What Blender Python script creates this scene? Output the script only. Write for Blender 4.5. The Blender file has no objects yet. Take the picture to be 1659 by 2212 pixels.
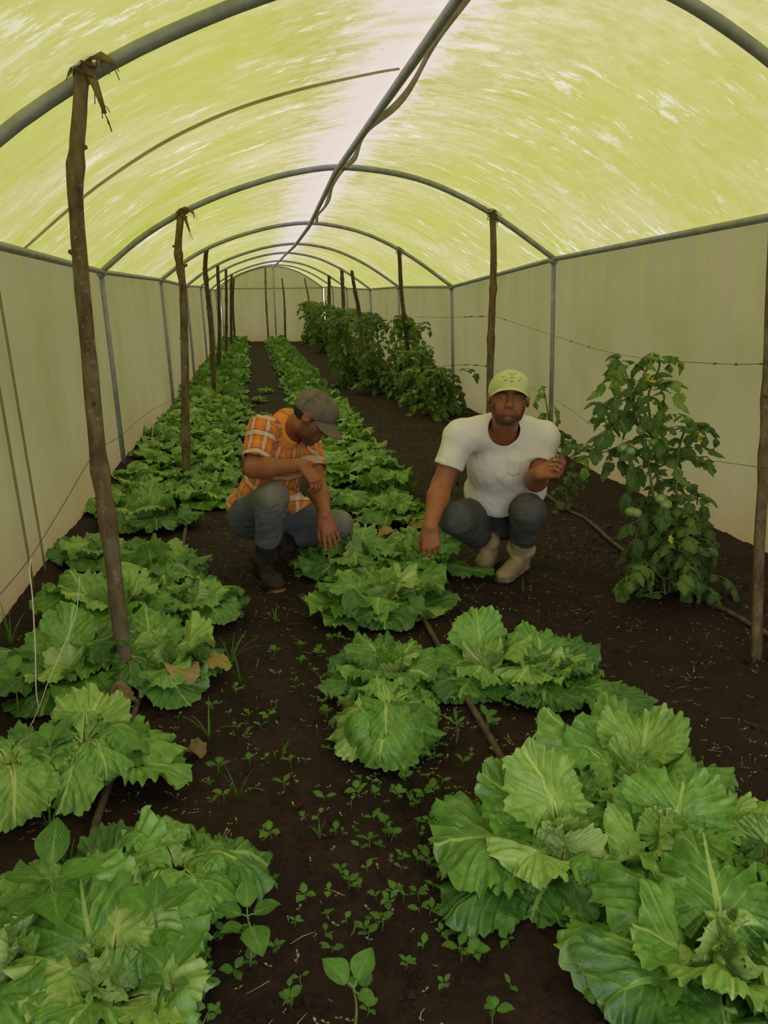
import bpy, bmesh, math, random
import numpy as np
from mathutils import Vector, Matrix, Euler
from mathutils.bvhtree import BVHTree

# ------------------------------------------------------------------ camera, sky, exposure
SC = bpy.context.scene
COL = SC.collection
FPX = 1660.0; PCX, PCY = 829.5, 1106.0
PITCH = math.atan(416 / FPX); YAW = math.radians(9.6); CAMH = 1.3
cd = bpy.data.cameras.new('camera'); cam = bpy.data.objects.new('camera', cd); COL.objects.link(cam)
cd.sensor_fit = 'VERTICAL'; cd.sensor_height = 36.0; cd.lens = FPX / 2212 * 36.0
cd.clip_start = 0.02; cd.clip_end = 200
cam.location = (0, 0, CAMH)
cam.rotation_euler = (math.pi / 2 - PITCH, 0, -YAW)
SC.camera = cam

wd = bpy.data.worlds.new('overcast_sky'); SC.world = wd; wd.use_nodes = True
_n = wd.node_tree.nodes; _bg = _n['Background']
_bg.inputs['Color'].default_value = (1.0, 0.945, 1.03, 1); _bg.inputs['Strength'].default_value = 1.5
vs = SC.view_settings
vs.view_transform = 'Standard'; vs.look = 'None'; vs.gamma = 1.0; vs.use_curve_mapping = False
vs.exposure = 0.46

# ------------------------------------------------------------------ helpers
rnd = random.Random(7); rng = np.random.default_rng(7)
_cP, _sP, _cY, _sY = math.cos(PITCH), math.sin(PITCH), math.cos(YAW), math.sin(YAW)
def ray(px, py):
    x, y, z = (px - PCX) / FPX, 1.0, -(py - PCY) / FPX
    y, z = y * _cP + z * _sP, -y * _sP + z * _cP
    return np.array([x * _cY + y * _sY, -x * _sY + y * _cY, z])
def at(px, py, Y):
    r = ray(px, py); return np.array([0, 0, CAMH]) + r * (Y / r[1])
_tab = rng.random((64, 64, 64)).astype(np.float32)
def vnoise(p):
    p = np.asarray(p, dtype=np.float64); i = np.floor(p).astype(np.int64); f = p - i; f = f * f * (3 - 2 * f); i &= 63; j = (i + 1) & 63
    X, Y, Z = f[..., 0], f[..., 1], f[..., 2]; r = 0
    for a in (0, 1):
        for b in (0, 1):
            for c in (0, 1):
                w = (X if a else 1 - X) * (Y if b else 1 - Y) * (Z if c else 1 - Z)
                r = r + w * _tab[(j if a else i)[..., 0], (j if b else i)[..., 1], (j if c else i)[..., 2]]
    return r
def fbm(p, oct=4):
    p = np.asarray(p, float); r = 0; a = .5
    for k in range(oct): r = r + a * (vnoise(p) - .5) * 2; p = p * 2.03 + 11.7; a *= .5
    return r
def sstep(a, b, x):
    t = np.clip((x - a) / (b - a), 0, 1); return t * t * (3 - 2 * t)
def slope(y): return np.maximum(0, np.asarray(y, float) - 6) * .0222
def soil(x, y):
    x = np.asarray(x, float); y = np.asarray(y, float)
    P = np.stack([x, y, np.zeros_like(x)], -1)
    bed = .03 * np.exp(-((x - .75) / .4) ** 2) + .03 * np.exp(-((x + .55) / .4) ** 2) + .03 * np.exp(-((x - 2.0) / .35) ** 2)
    wall = .10 * (sstep(2.25, 2.75, x) + sstep(-.85, -1.2, x))
    return slope(y) - .012 + bed + wall * .7 + .022 * fbm(P * 3.0, 3)
def ground(px, py):
    r = ray(px, py); t = .6
    while t < 60:
        p = np.array([0, 0, CAMH]) + r * t
        if p[2] <= float(soil(p[0], p[1])): return p
        t += .004 * max(1, t * .4)
    return p
def mesh(name, V, F, mats=(), smooth=True, uv=None, attrs=None):
    me = bpy.data.meshes.new(name); V = np.asarray(V, dtype=np.float32)
    if isinstance(F, np.ndarray):
        n, k = F.shape; me.vertices.add(len(V)); me.vertices.foreach_set('co', V.ravel())
        me.loops.add(n * k); me.loops.foreach_set('vertex_index', F.astype(np.int32).ravel())
        me.polygons.add(n); me.polygons.foreach_set('loop_start', np.arange(n, dtype=np.int32) * k)
        me.update(calc_edges=True); me.validate()
    else:
        me.from_pydata(V.tolist(), [], F); me.update()
    if smooth: me.polygons.foreach_set('use_smooth', np.ones(len(me.polygons), dtype=bool))
    for m in (mats if isinstance(mats, (list, tuple)) else [mats]): me.materials.append(m)
    if uv is not None:
        uv = np.asarray(uv, dtype=np.float32); L = np.empty(len(me.loops), dtype=np.int32); me.loops.foreach_get('vertex_index', L)
        ul = me.uv_layers.new(name='UVMap'); ul.data.foreach_set('uv', uv[L].ravel())
    for k, a in (attrs or {}).items():
        a = np.asarray(a, dtype=np.float32)
        if a.ndim == 1: t = me.attributes.new(k, 'FLOAT', 'POINT'); t.data.foreach_set('value', a)
        elif a.shape[1] == 3: t = me.attributes.new(k, 'FLOAT_VECTOR', 'POINT'); t.data.foreach_set('vector', a.ravel())
        else: t = me.attributes.new(k, 'FLOAT_COLOR', 'POINT'); t.data.foreach_set('color', a.ravel())
    return me
def obj(name, me, parent=None, loc=None, rot=None, scale=None):
    o = bpy.data.objects.new(name, me); COL.objects.link(o)
    if parent is not None: o.parent = parent
    if loc is not None: o.location = loc
    if rot is not None: o.rotation_euler = rot
    if scale is not None: o.scale = (scale,) * 3 if isinstance(scale, (int, float)) else scale
    return o
def tag(o, label=None, cat=None, group=None, kind=None):
    if label: o['label'] = label
    if cat: o['category'] = cat
    if group: o['group'] = group
    if kind: o['kind'] = kind
    return o
def thing(name, label, cat, loc=(0, 0, 0), rz=0, group=None):
    o = bpy.data.objects.new(name, None); COL.objects.link(o); o.empty_display_size = .05
    o.location = loc; o.rotation_euler = (0, 0, rz)
    return tag(o, label, cat, group)
def cat_mesh(parts):
    V, F, U, n = [], [], [], 0
    for p in parts:
        V.append(np.asarray(p[0], float)); F += [tuple(i + n for i in f) for f in p[1]]; n += len(p[0])
        if len(p) > 2: U.append(np.asarray(p[2], float))
    return np.concatenate(V), F, (np.concatenate(U) if U else None)
def tube(pts, rad, seg=8, cap=True, wob=0, seed=0):
    """swept tube along pts; rad scalar or list -> V,F,UV"""
    P = np.asarray(pts, float); n = len(P); R = np.full(n, rad) if np.isscalar(rad) else np.asarray(rad, float)
    T = np.gradient(P, axis=0); T /= np.linalg.norm(T, axis=1)[:, None] + 1e-9
    up = np.array([0, 0, 1.]) if abs(T[0][2]) < .9 else np.array([1., 0, 0])
    V = []; U = []; N = None; l = 0
    for i in range(n):
        if N is None: N = np.cross(T[i], up)
        N = N - T[i] * N.dot(T[i]); N /= np.linalg.norm(N); B = np.cross(T[i], N)
        if i: l += np.linalg.norm(P[i] - P[i - 1])
        for k in range(seg):
            a = 2 * math.pi * k / seg; rr = R[i]
            if wob: rr *= 1 + wob * (float(vnoise(np.array([i * .7 + seed, k * 1.3, seed]))) - .5)
            V.append(P[i] + rr * (math.cos(a) * N + math.sin(a) * B)); U.append((k / seg, l))
    F = [(i * seg + k, i * seg + (k + 1) % seg, (i + 1) * seg + (k + 1) % seg, (i + 1) * seg + k) for i in range(n - 1) for k in range(seg)]
    if cap: F += [tuple(range(seg))[::-1], tuple((n - 1) * seg + k for k in range(seg))]
    return np.array(V), F, np.array(U)
def spline(pts, n):
    P = np.asarray(pts, float); m = len(P); out = []
    Q = np.concatenate([[2 * P[0] - P[1]], P, [2 * P[-1] - P[-2]]])
    for t in np.linspace(0, m - 1 - 1e-9, n):
        i = int(t); u = t - i; a, b, c, d = Q[i], Q[i + 1], Q[i + 2], Q[i + 3]
        out.append(.5 * (2 * b + (c - a) * u + (2 * a - 5 * b + 4 * c - d) * u * u + (3 * b - a - 3 * c + d) * u ** 3))
    return np.array(out)
ORD = ['first', 'second', 'third', 'fourth', 'fifth', 'sixth', 'seventh', 'eighth', 'ninth', 'tenth', 'eleventh', 'twelfth', 'thirteenth', 'fourteenth', 'fifteenth', 'sixteenth', 'seventeenth', 'eighteenth', 'nineteenth', 'twentieth']
ORD += ['twenty-' + w for w in ORD[:9]] + ['thirtieth'] + ['thirty-' + w for w in ORD[:9]] + ['fortieth'] + ['forty-' + w for w in ORD[:9]]

# ------------------------------------------------------------------ material helper
class NT:
    def __init__(s, name):
        s.m = bpy.data.materials.new(name); s.m.use_nodes = True; s.t = s.m.node_tree; s.t.nodes.clear()
        s.out = s.t.nodes.new('ShaderNodeOutputMaterial')
    def n(s, typ, ins=None, **props):
        o = s.t.nodes.new('ShaderNode' + typ)
        for k, v in props.items(): setattr(o, k, v)
        for k, v in (ins or {}).items():
            sk = o.inputs[k]
            if hasattr(v, 'default_value') or isinstance(v, bpy.types.NodeSocket): s.t.links.new(v, sk)
            else:
                if isinstance(v, (tuple, list)) and sk.type == 'RGBA' and len(v) == 3: v = (*v, 1)
                sk.default_value = v
        return o
    def ramp(s, fac, stops, interp='LINEAR'):
        o = s.n('ValToRGB', {'Fac': fac}); r = o.color_ramp; r.interpolation = interp
        while len(r.elements) < len(stops): r.elements.new(.5)
        for e, (p, c) in zip(r.elements, stops):
            e.position = p; e.color = (c, c, c, 1) if np.isscalar(c) else (*c, 1)
        return o.outputs['Color']
    def mix(s, fac, a, b, mode='MIX'):
        o = s.t.nodes.new('ShaderNodeMix'); o.data_type = 'RGBA'; o.blend_type = mode
        for i, v in ((0, fac), (6, a), (7, b)):
            sk = o.inputs[i]
            if isinstance(v, bpy.types.NodeSocket): s.t.links.new(v, sk)
            else: sk.default_value = ((*v, 1) if isinstance(v, (tuple, list)) else v)
        return o.outputs[2]
    def math(s, op, a, b=0, c=0, clamp=False):
        o = s.t.nodes.new('ShaderNodeMath'); o.operation = op; o.use_clamp = clamp
        for i, v in enumerate((a, b, c)):
            if isinstance(v, bpy.types.NodeSocket): s.t.links.new(v, o.inputs[i])
            else: o.inputs[i].default_value = v
        return o.outputs[0]
    def attr(s, name, what='Fac'): return s.n('Attribute', attribute_name=name).outputs[what]
    def noise(s, vec, scale, detail=4, rough=.55, dist=0):
        ins = {'Scale': scale, 'Detail': detail, 'Roughness': rough, 'Distortion': dist}
        if vec is not None: ins['Vector'] = vec
        return s.n('TexNoise', ins).outputs['Fac']
    def vmap(s, vec, scale=(1, 1, 1), loc=(0, 0, 0), rot=(0, 0, 0)):
        return s.n('Mapping', {'Vector': vec, 'Scale': scale, 'Location': loc, 'Rotation': rot}).outputs[0]
    def coord(s, which='Object'): return s.n('TexCoord').outputs[which]
    def bump(s, h, strength=.3, dist=.01):
        return s.n('Bump', {'Height': h, 'Strength': strength, 'Distance': dist}).outputs[0]
    def pbr(s, color, rough=.6, normal=None, spec=.5, **kw):
        ins = {'Base Color': color, 'Roughness': rough, 'Specular IOR Level': spec}
        if normal is not None: ins['Normal'] = normal
        ins.update(kw); return s.n('BsdfPrincipled', ins).outputs[0]
    def done(s, sh): s.t.links.new(sh, s.out.inputs['Surface']); return s.m
def sep(t, v): return t.n('SeparateXYZ', {'Vector': v}).outputs
# ------------------------------------------------------------------ materials
M = {}
def mat_sheet(name, roof):
    t = NT(name); uv = t.coord('UV'); X = sep(t, uv)
    if roof:   # u = metres along the tunnel, v = metres of arc from the ridge (signed)
        fine = t.math('ADD', t.math('MULTIPLY', t.noise(t.vmap(uv, (8, 2.4, 1)), 1.0, 7, .75, .3), .55), t.math('MULTIPLY', t.noise(t.vmap(uv, (12, 9, 1)), 1.0, 5, .75), .45))
        big = t.noise(t.vmap(uv, (.8, .7, 1)), 1.0, 3, .55)
        d = t.math('ABSOLUTE', X[1]); sgn = t.math('GREATER_THAN', X[1], 0.0)
        edge = t.math('ADD', d, t.math('MULTIPLY', t.math('SUBTRACT', fine, .5), 1.1))
        clean = t.ramp(t.math('MULTIPLY', edge, t.math('ADD', 1.0, t.math('MULTIPLY', sgn, .9))), [(.0, 1.0), (.20, .9), (.46, 0.0)])   # washed strip along the ridge
        alg = t.ramp(t.math('ADD', t.math('MULTIPLY', fine, .75), t.math('MULTIPLY', big, .35)), [(.43, (.70, .665, .42)), (.53, (.58, .565, .27)), (.60, (.50, .50, .17)), (.68, (.41, .43, .08))])
        low = t.math('MULTIPLY', t.ramp(d, [(.45, 0.0), (.95, .8)]), t.ramp(big, [(.35, .35), (.65, 1.0)]))
        alg = t.mix(low, alg, (.50, .54, .115))
        sb = t.noise(t.vmap(uv, (6.5, 2.2, 1), (5, 3, 0)), 1.0, 8, .78, .2)                       # rubbed-off blotches and runs
        sc2 = t.noise(t.vmap(uv, (26, 5, 1), (1, 6, 0)), 1.0, 4, .7)
        mask = t.ramp(t.noise(t.vmap(uv, (.7, .8, 1), (2, 8, 0)), 1.0, 3), [(.38, .15), (.58, 1.0)])
        scr = t.math('MAXIMUM', t.ramp(sb, [(.555, 0.0), (.60, .9)]), t.ramp(sc2, [(.62, 0.0), (.67, .7)]))
        alg = t.mix(t.math('MULTIPLY', scr, mask), alg, (.80, .79, .64))
        col = t.mix(clean, alg, (.71, .66, .58))
        spots = t.noise(t.vmap(uv, (34, 26, 1)), 1.0, 3, .65)
        col = t.mix(t.ramp(spots, [(.64, 0.0), (.72, .55)]), col, (.34, .33, .12))
        sm = t.ramp(t.noise(t.vmap(uv, (1.6, .45, 1), (9, 1, 0)), 1.0, 3, .6, .8), [(.60, 0.0), (.70, .65)])
        col = t.mix(sm, col, (.44, .50, .05))
    else:      # v = height above the ground in metres
        big = t.noise(t.vmap(uv, (1.1, .7, 1)), 1.0, 4, .6)
        st = t.noise(t.vmap(uv, (9, .5, 1)), 1.0, 4, .6)
        weave = t.noise(t.vmap(uv, (60, 60, 1)), 1.0, 2, .6)
        col = t.ramp(big, [(.35, (.355, .325, .158)), (.5, (.32, .305, .135)), (.66, (.265, .275, .10))])
        top = t.ramp(t.math('ADD', X[1], t.math('MULTIPLY', t.math('SUBTRACT', st, .5), 1.8)), [(.95, 0.0), (1.0, .6)])
        up = t.ramp(t.math('MULTIPLY', X[1], .5), [(.55, 0.0), (.95, .8)])
        col = t.mix(t.math('MULTIPLY', up, t.ramp(st, [(.45, 0.0), (.65, 1.0)])), col, (.33, .37, .09))
        base = t.math('ADD', X[1], t.math('MULTIPLY', t.math('SUBTRACT', big, .5), -1.1))
        col = t.mix(t.ramp(base, [(.05, 1.0), (.22, .45), (.45, 0.0)]), col, (.32, .25, .10))
        col = t.mix(t.math('MULTIPLY', t.ramp(weave, [(.4, 0.0), (.65, 1.0)]), .12), col, (.5, .46, .3))
    tr = t.n('BsdfTranslucent', {'Color': col}).outputs[0]
    df = t.n('BsdfDiffuse', {'Color': col}).outputs[0]
    a = t.n('MixShader', {0: .46 if roof else .5, 1: tr, 2: df}).outputs[0]
    gl = t.n('BsdfGlossy', {'Color': (.8, .8, .8), 'Roughness': .45}).outputs[0]
    return t.done(t.n('MixShader', {0: .03, 1: a, 2: gl}).outputs[0])
M['roof'] = mat_sheet('algae_stained_roof_sheet', True)
M['wall'] = mat_sheet('stained_wall_sheet', False)
def simple(name, c1, c2, scale=8, rough=.7, bump=.2, bscale=None, stretch=(1, 1, 1), spec=.4, metal=0, coord='Object', trans=0):
    t = NT(name); v = t.vmap(t.coord(coord), stretch); n = t.noise(v, scale, 5, .6)
    col = t.ramp(n, [(.32, c1), (.68, c2)])
    nb = t.bump(t.noise(v, bscale or scale * 4, 4, .6), bump, .004)
    sh = t.pbr(col, rough, nb, spec, Metallic=metal)
    if trans:
        sh = t.n('MixShader', {0: trans, 1: sh, 2: t.n('BsdfTranslucent', {'Color': col}).outputs[0]}).outputs[0]
    return t.done(sh)
M['pipe'] = simple('galvanised_pipe', (.25, .26, .30), (.38, .39, .42), 14, .5, .05, spec=.4, metal=.25)
M['seam'] = simple('old_seam_tape', (.62, .55, .38), (.74, .67, .48), 9, .9, .2, trans=.75)
M['wall_seam'] = simple('folded_wall_seam', (.46, .42, .24), (.52, .48, .28), 9, .9, .2, trans=.5)
M['flap'] = simple('curled_sheet_edge', (.60, .54, .38), (.80, .74, .58), 6, .8, .2, trans=.4)
M['wire'] = simple('rusty_wire', (.05, .04, .035), (.13, .10, .08), 30, .8, .1)
M['string'] = simple('white_string', (.62, .60, .52), (.8, .78, .7), 30, .9, .1)
M['hose'] = simple('dusty_drip_hose', (.055, .036, .026), (.15, .105, .075), 9, .75, .3, stretch=(3, 3, 3))
M['fibre'] = simple('dry_fibre', (.16, .11, .04), (.32, .25, .10), 14, .9, .3, trans=.25)
M['straw'] = simple('straw', (.30, .19, .09), (.52, .38, .2), 20, .9, .1)
def mat_bark():
    t = NT('lichen_bark'); o = t.coord('Object'); r = t.n('ObjectInfo').outputs['Random']
    off = t.n('CombineXYZ', {0: r, 1: r, 2: t.math('MULTIPLY', r, 7)}).outputs[0]
    v = t.n('VectorMath', {0: o, 1: off}, operation='ADD').outputs[0]
    a = t.noise(t.vmap(v, (1, 1, .35)), 22, 6, .65); b = t.noise(v, 6, 3, .5); c = t.noise(v, 48, 3, .6)
    col = t.ramp(a, [(.3, (.060, .042, .022)), (.5, (.135, .096, .050)), (.7, (.22, .165, .09))])
    col = t.mix(t.ramp(b, [(.52, 0.0), (.66, .55)]), col, (.20, .18, .13))
    col = t.mix(t.ramp(c, [(.60, 0.0), (.68, .6)]), col, (.27, .25, .18))
    return t.done(t.pbr(col, .9, t.bump(a, .6, .006), .2))
M['bark'] = mat_bark()
def mat_soil():
    t = NT('dark_moist_soil'); o = t.coord('Object')
    a = t.noise(o, 3.5, 5, .6); b = t.noise(o, 38, 6, .7); c = t.noise(o, 160, 3, .6)
    col = t.ramp(a, [(.3, (.024, .0122, .0092)), (.55, (.044, .0215, .0150)), (.75, (.068, .033, .022))])
    col = t.mix(t.ramp(b, [(.35, .7), (.6, 0.0)]), col, (.010, .007, .006))
    col = t.mix(t.ramp(c, [(.66, 0.0), (.74, .5)]), col, (.09, .065, .045))
    h = t.math('ADD', t.math('MULTIPLY', b, .7), t.math('MULTIPLY', c, .3))
    return t.done(t.pbr(col, .85, t.bump(h, 1.0, .02), .25))
M['soil'] = mat_soil()
def mat_leaf(name, lo, mid, hi, rib, under, trans=.3, rough=.42, yellow=None):
    t = NT(name); uv = t.coord('UV'); X = sep(t, uv); r = t.n('ObjectInfo').outputs['Random']
    ta = t.math('ABSOLUTE', X[1])
    dirt = t.noise(t.vmap(uv, (5, 5, 1)), 1.0, 5, .65)
    rv = t.math('MULTIPLY', t.math('SUBTRACT', r, .5), .3)
    col = t.ramp(t.math('ADD', dirt, rv), [(.28, lo), (.5, mid), (.74, hi)])
    # feathered side veins running out from the midrib
    w = t.math('ADD', t.math('MULTIPLY', X[0], 46), t.math('MULTIPLY', ta, -24))
    vein = t.math('SINE', t.math('ADD', w, t.math('MULTIPLY', dirt, 5)))
    vfac = t.math('MULTIPLY', t.ramp(vein, [(.86, 0.0), (.99, .38)]), t.ramp(ta, [(.1, 1.0), (.85, .15)]))
    col = t.mix(vfac, col, rib)
    wid = t.math('SUBTRACT', .085, t.math('MULTIPLY', X[0], .07))
    rf = t.math('LESS_THAN', ta, wid)
    core = t.ramp(t.math('ADD', X[0], t.math('MULTIPLY', ta, .5)), [(.05, .85), (.42, 0.0)])
    col = t.mix(core, col, rib)
    col = t.mix(t.math('MULTIPLY', rf, .8), col, rib)
    if yellow:
        yf = t.ramp(t.math('ADD', t.noise(t.vmap(uv, (3, 2, 1), (3, 3, 0)), 1.0, 3), t.math('MULTIPLY', ta, .25)), [(.5, 0.0), (.72, .9)])
        col = t.mix(yf, col, yellow)
    geo = t.n('NewGeometry').outputs['Backfacing']
    col2 = t.mix(t.math('MULTIPLY', geo, .55), col, under)
    h = t.math('ADD', t.math('MULTIPLY', vein, .25), t.math('MULTIPLY', t.noise(t.vmap(uv, (14, 14, 1)), 1.0, 3, .6), 1.0))
    nb = t.bump(h, .5, .006)
    sh = t.pbr(col2, rough, nb, .6)
    tr = t.n('BsdfTranslucent', {'Color': t.mix(.35, col, (.45, .62, .06)), 'Normal': nb}).outputs[0]
    return t.done(t.n('MixShader', {0: trans, 1: sh, 2: tr}).outputs[0])
M['lettuce'] = mat_leaf('lettuce_leaf', (0.081, 0.225, 0.026), (0.145, 0.340, 0.046), (0.247, 0.484, 0.098), (0.473, 0.657, 0.174), (0.323, 0.507, 0.164), .2, .36)
M['lettuce_pale'] = mat_leaf('pale_lettuce_leaf', (0.187, 0.371, 0.054), (0.296, 0.495, 0.098), (0.434, 0.598, 0.170), (0.572, 0.670, 0.215), (0.434, 0.567, 0.215), .2, .4)
M['lettuce_dark'] = mat_leaf('dark_lettuce_leaf', (0.039, 0.129, 0.022), (0.073, 0.210, 0.034), (0.136, 0.311, 0.065), (0.322, 0.494, 0.130), (0.215, 0.387, 0.130), .18, .36)
M['lettuce_yellow'] = mat_leaf('yellowing_lettuce_leaf', (.30, .30, .06), (.50, .44, .12), (.62, .54, .20), (.62, .52, .22), (.55, .46, .2), .3, .7, (.55, .34, .12))
M['dry'] = mat_leaf('dry_brown_leaf', (.20, .12, .05), (.36, .24, .10), (.52, .37, .18), (.42, .28, .12), (.42, .3, .15), .2, .85)
M['weed'] = mat_leaf('weed_leaf', (0.066, 0.185, 0.021), (0.111, 0.296, 0.031), (0.188, 0.420, 0.058), (0.243, 0.469, 0.094), (0.177, 0.346, 0.083), .35, .5)
M['tomato_leaf'] = mat_leaf('tomato_leaf', (0.046, 0.111, 0.023), (0.085, 0.182, 0.034), (0.156, 0.286, 0.055), (0.234, 0.351, 0.104), (0.182, 0.273, 0.104), .32, .55)
M['tomato_young'] = mat_leaf('young_tomato_leaf', (0.108, 0.216, 0.026), (0.180, 0.324, 0.046), (0.300, 0.456, 0.078), (0.336, 0.456, 0.132), (0.252, 0.372, 0.120), .35, .55)
M['stem'] = simple('tomato_stem', (.10, .14, .04), (.20, .23, .08), 12, .7, .1)
M['tomato'] = simple('unripe_tomato', (.16, .26, .07), (.30, .42, .14), 4, .3, .02, spec=.5)
M['flower'] = simple('yellow_flower', (.60, .50, .03), (.8, .68, .06), 9, .7, .05, trans=.3)
# ------------------------------------------------------------------ greenhouse shell
# (y, left eave, ridge, right eave) of every hoop, read off the photograph
HOOPS = [(-.9, (-1.10, 1.6), (.82, 2.55), (2.60, 1.78)),
         (2.95, (-1.13, 1.61), (.82, 2.56), (2.64, 1.80)), (6.95, (-1.215, 1.68), (.726, 2.56), (2.765, 1.829)),
         (10.6, (-1.119, 1.789), (.773, 2.534), (2.756, 1.729)), (14.4, (-1.096, 1.866), (.797, 2.617), (2.732, 1.876)),
         (18.2, (-1.065, 2.008), (.806, 2.766), (2.781, 1.972)), (22.0, (-1.037, 2.074), (.781, 2.855), (2.70, 2.133)),
         (25.8, (-1.05, 2.20), (.80, 3.0), (2.70, 2.317)), (29.3, (-1.021, 2.38), (.851, 3.178), (2.692, 2.436))]
_hu = np.array([0, .089, .185, .281, .377, .44, .489, .548, .635, .705, .777, .839, .902, 1])
_hh = np.array([0, .35, .604, .781, .915, .968, 1.0, .985, .925, .832, .68, .527, .331, 0])
def hoop_pts(h, n=41):
    y, L, R, E = h; out = []
    for i in range(n):
        u = i / (n - 1)
        # template resampled so that the ridge is at u = .489
        z = float(np.interp(u, _hu, _hh)); 
        k = .489
        if u <= k: x = L[0] + (R[0] - L[0]) * u / k
        else: x = R[0] + (E[0] - R[0]) * (u - k) / (1 - k)
        ez = L[1] + (E[1] - L[1]) * u; rise = R[1] - (L[1] + (E[1] - L[1]) * k)
        out.append((x, y, ez + rise * z))
    P = np.array(out)
    for _ in range(2): P[1:-1, 2] = .25 * P[:-2, 2] + .5 * P[1:-1, 2] + .25 * P[2:, 2]
    return P
HP = [hoop_pts(h) for h in HOOPS]
# roof sheet: lofted over the hoops, a little slack between them
V, U = [], []; rows = 0; NU = 41
for a in range(len(HP) - 1):
    K = 8; last = a == len(HP) - 2
    for k in range(K + (1 if last else 0)):
        s = k / K; P = HP[a] * (1 - s) + HP[a + 1] * s; P = P.copy()
        w = np.sin(np.linspace(0, math.pi, NU)); P[:, 2] += .018 - .035 * math.sin(math.pi * s) * w + .006 * fbm(P * 2.2, 2)
        d = np.concatenate([[0], np.cumsum(np.linalg.norm(np.diff(P, axis=0), axis=1))]); d -= d[20]
        V.append(P); U.append(np.stack([P[:, 1], d], 1)); rows += 1
V = np.concatenate(V); U = np.concatenate(U)
F = [(r * NU + i, r * NU + i + 1, (r + 1) * NU + i + 1, (r + 1) * NU + i) for r in range(rows - 1) for i in range(NU - 1)]
ceiling = tag(obj('ceiling', mesh('ceiling', V, F, M['roof'], uv=U)), 'algae-stained translucent plastic roof sheet stretched over the hoops', kind='structure')
def wall(name, side, label):
    V, U, rows, NZ = [], [], 0, 13
    ys = np.concatenate([np.linspace(HOOPS[i][0], HOOPS[i + 1][0], 13)[:-1] for i in range(len(HOOPS) - 1)] + [[HOOPS[-1][0]]])
    hy = [h[0] for h in HOOPS]; ex = np.interp(ys, hy, [h[side][0] for h in HOOPS]); ez = np.interp(ys, hy, [h[side][1] for h in HOOPS])
    sg = -1 if side == 1 else 1
    for y, x, z in zip(ys, ex, ez):
        b = float(slope(y)) - .12
        lean = .06 if side == 1 else .07     # the posts lean a little to the right at their foot
        zz = np.linspace(b, z, NZ); f = (zz - b) / (z - b)
        X = x + lean * (1 - f) + sg * .02 + .012 * fbm(np.stack([zz * 1.5, np.full(NZ, y * 1.1), np.full(NZ, side * 3.)], 1), 2) * np.sin(f * math.pi)
        V.append(np.stack([X, np.full(NZ, y), zz], 1)); U.append(np.stack([np.full(NZ, y), zz - b - .12], 1)); rows += 1
    V = np.concatenate(V); F = [(r * NZ + i, r * NZ + i + 1, (r + 1) * NZ + i + 1, (r + 1) * NZ + i) for r in range(rows - 1) for i in range(NZ - 1)]
    return tag(obj(name, mesh(name, V, F, M['wall'], uv=np.concatenate(U))), label, kind='structure')
wall_l = wall('wall_left', 1, 'translucent beige plastic side wall behind the left lettuce bed')
wall_r = wall('wall_right', 3, 'translucent beige plastic side wall behind the tomato plants')
def endwall(name, hi, dy, label):
    P = HP[hi].copy(); b = float(slope(P[0, 1])) - .12; V, U = [], []; NZ = 17
    for p in P:
        for f in np.linspace(0, 1, NZ):
            z = b + (p[2] + .01 - b) * f; V.append((p[0] + .04 * (1 - f), p[1] + dy, z)); U.append((p[0] * 1.7 + 40, z - b - .12))
    n = len(P); F = [(i * NZ + k, (i + 1) * NZ + k, (i + 1) * NZ + k + 1, i * NZ + k + 1) for i in range(n - 1) for k in range(NZ - 1)]
    return tag(obj(name, mesh(name, V, F, M['wall'], uv=U)), label, kind='structure')
wall_b = endwall('wall_back', -1, .03, 'pale arched plastic end wall at the far end of the tunnel')
# seams on the sheets
def ribbon(pts, w, side, th=.004):
    P = np.asarray(pts, float); T = np.gradient(P, axis=0); T /= np.linalg.norm(T, axis=1)[:, None]
    S = np.asarray(side, float); S = S - T * (T @ S)[:, None] if S.ndim == 1 else S; S /= np.linalg.norm(S, axis=1)[:, None]
    N = np.cross(T, S); n = len(P); W = np.full(n, w) if np.isscalar(w) else np.asarray(w)
    V = np.concatenate([P + S * W[:, None] / 2, P - S * W[:, None] / 2, P - S * W[:, None] / 2 + N * th, P + S * W[:, None] / 2 + N * th])
    F = []
    for i in range(n - 1):
        for a, b in ((0, 1), (1, 2), (2, 3), (3, 0)): F.append((a * n + i, a * n + i + 1, b * n + i + 1, b * n + i))
    F += [(0, n, 2 * n, 3 * n), (n - 1, 4 * n - 1, 3 * n - 1, 2 * n - 1)]
    return V, F
def roof_at(y, u):
    i = max(k for k in range(len(HOOPS) - 1) if HOOPS[k][0] <= y); s = (y - HOOPS[i][0]) / (HOOPS[i + 1][0] - HOOPS[i][0])
    P = HP[i] * (1 - s) + HP[i + 1] * s; f = u * 40; j = min(int(f), 39); p = P[j] * (1 - f + j) + P[j + 1] * (f - j)
    p = p.copy(); p[2] += .018 - .035 * math.sin(math.pi * s) * math.sin(math.pi * u); return p
sp = np.array([roof_at(4.45 - .25 * s + .04 * math.sin(s * 9), .0 + .49 * s) - [0, 0, .02] for s in np.linspace(0.01, 1, 30)])
V, F = ribbon(sp, .05 + .045 * np.sin(np.linspace(0, math.pi, 30)), (0, 1, .1)); obj('overlap_seam', mesh('overlap_seam', V, F, M['seam']), ceiling)
fl = np.array([roof_at(y, .512 + .006 * math.sin(y * 3.1)) - [-.01 * math.sin(y * 2), 0, .035 + .008 * math.sin(y * 4.3)] for y in np.linspace(-.5, 10.4, 90)])
V, F = ribbon(fl, .034 + .010 * np.sin(np.linspace(0, 41, 90)), (1, 0, -.5)); obj('curled_sheet_edge', mesh('curled_sheet_edge', V, F, M['flap']), ceiling)
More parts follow.
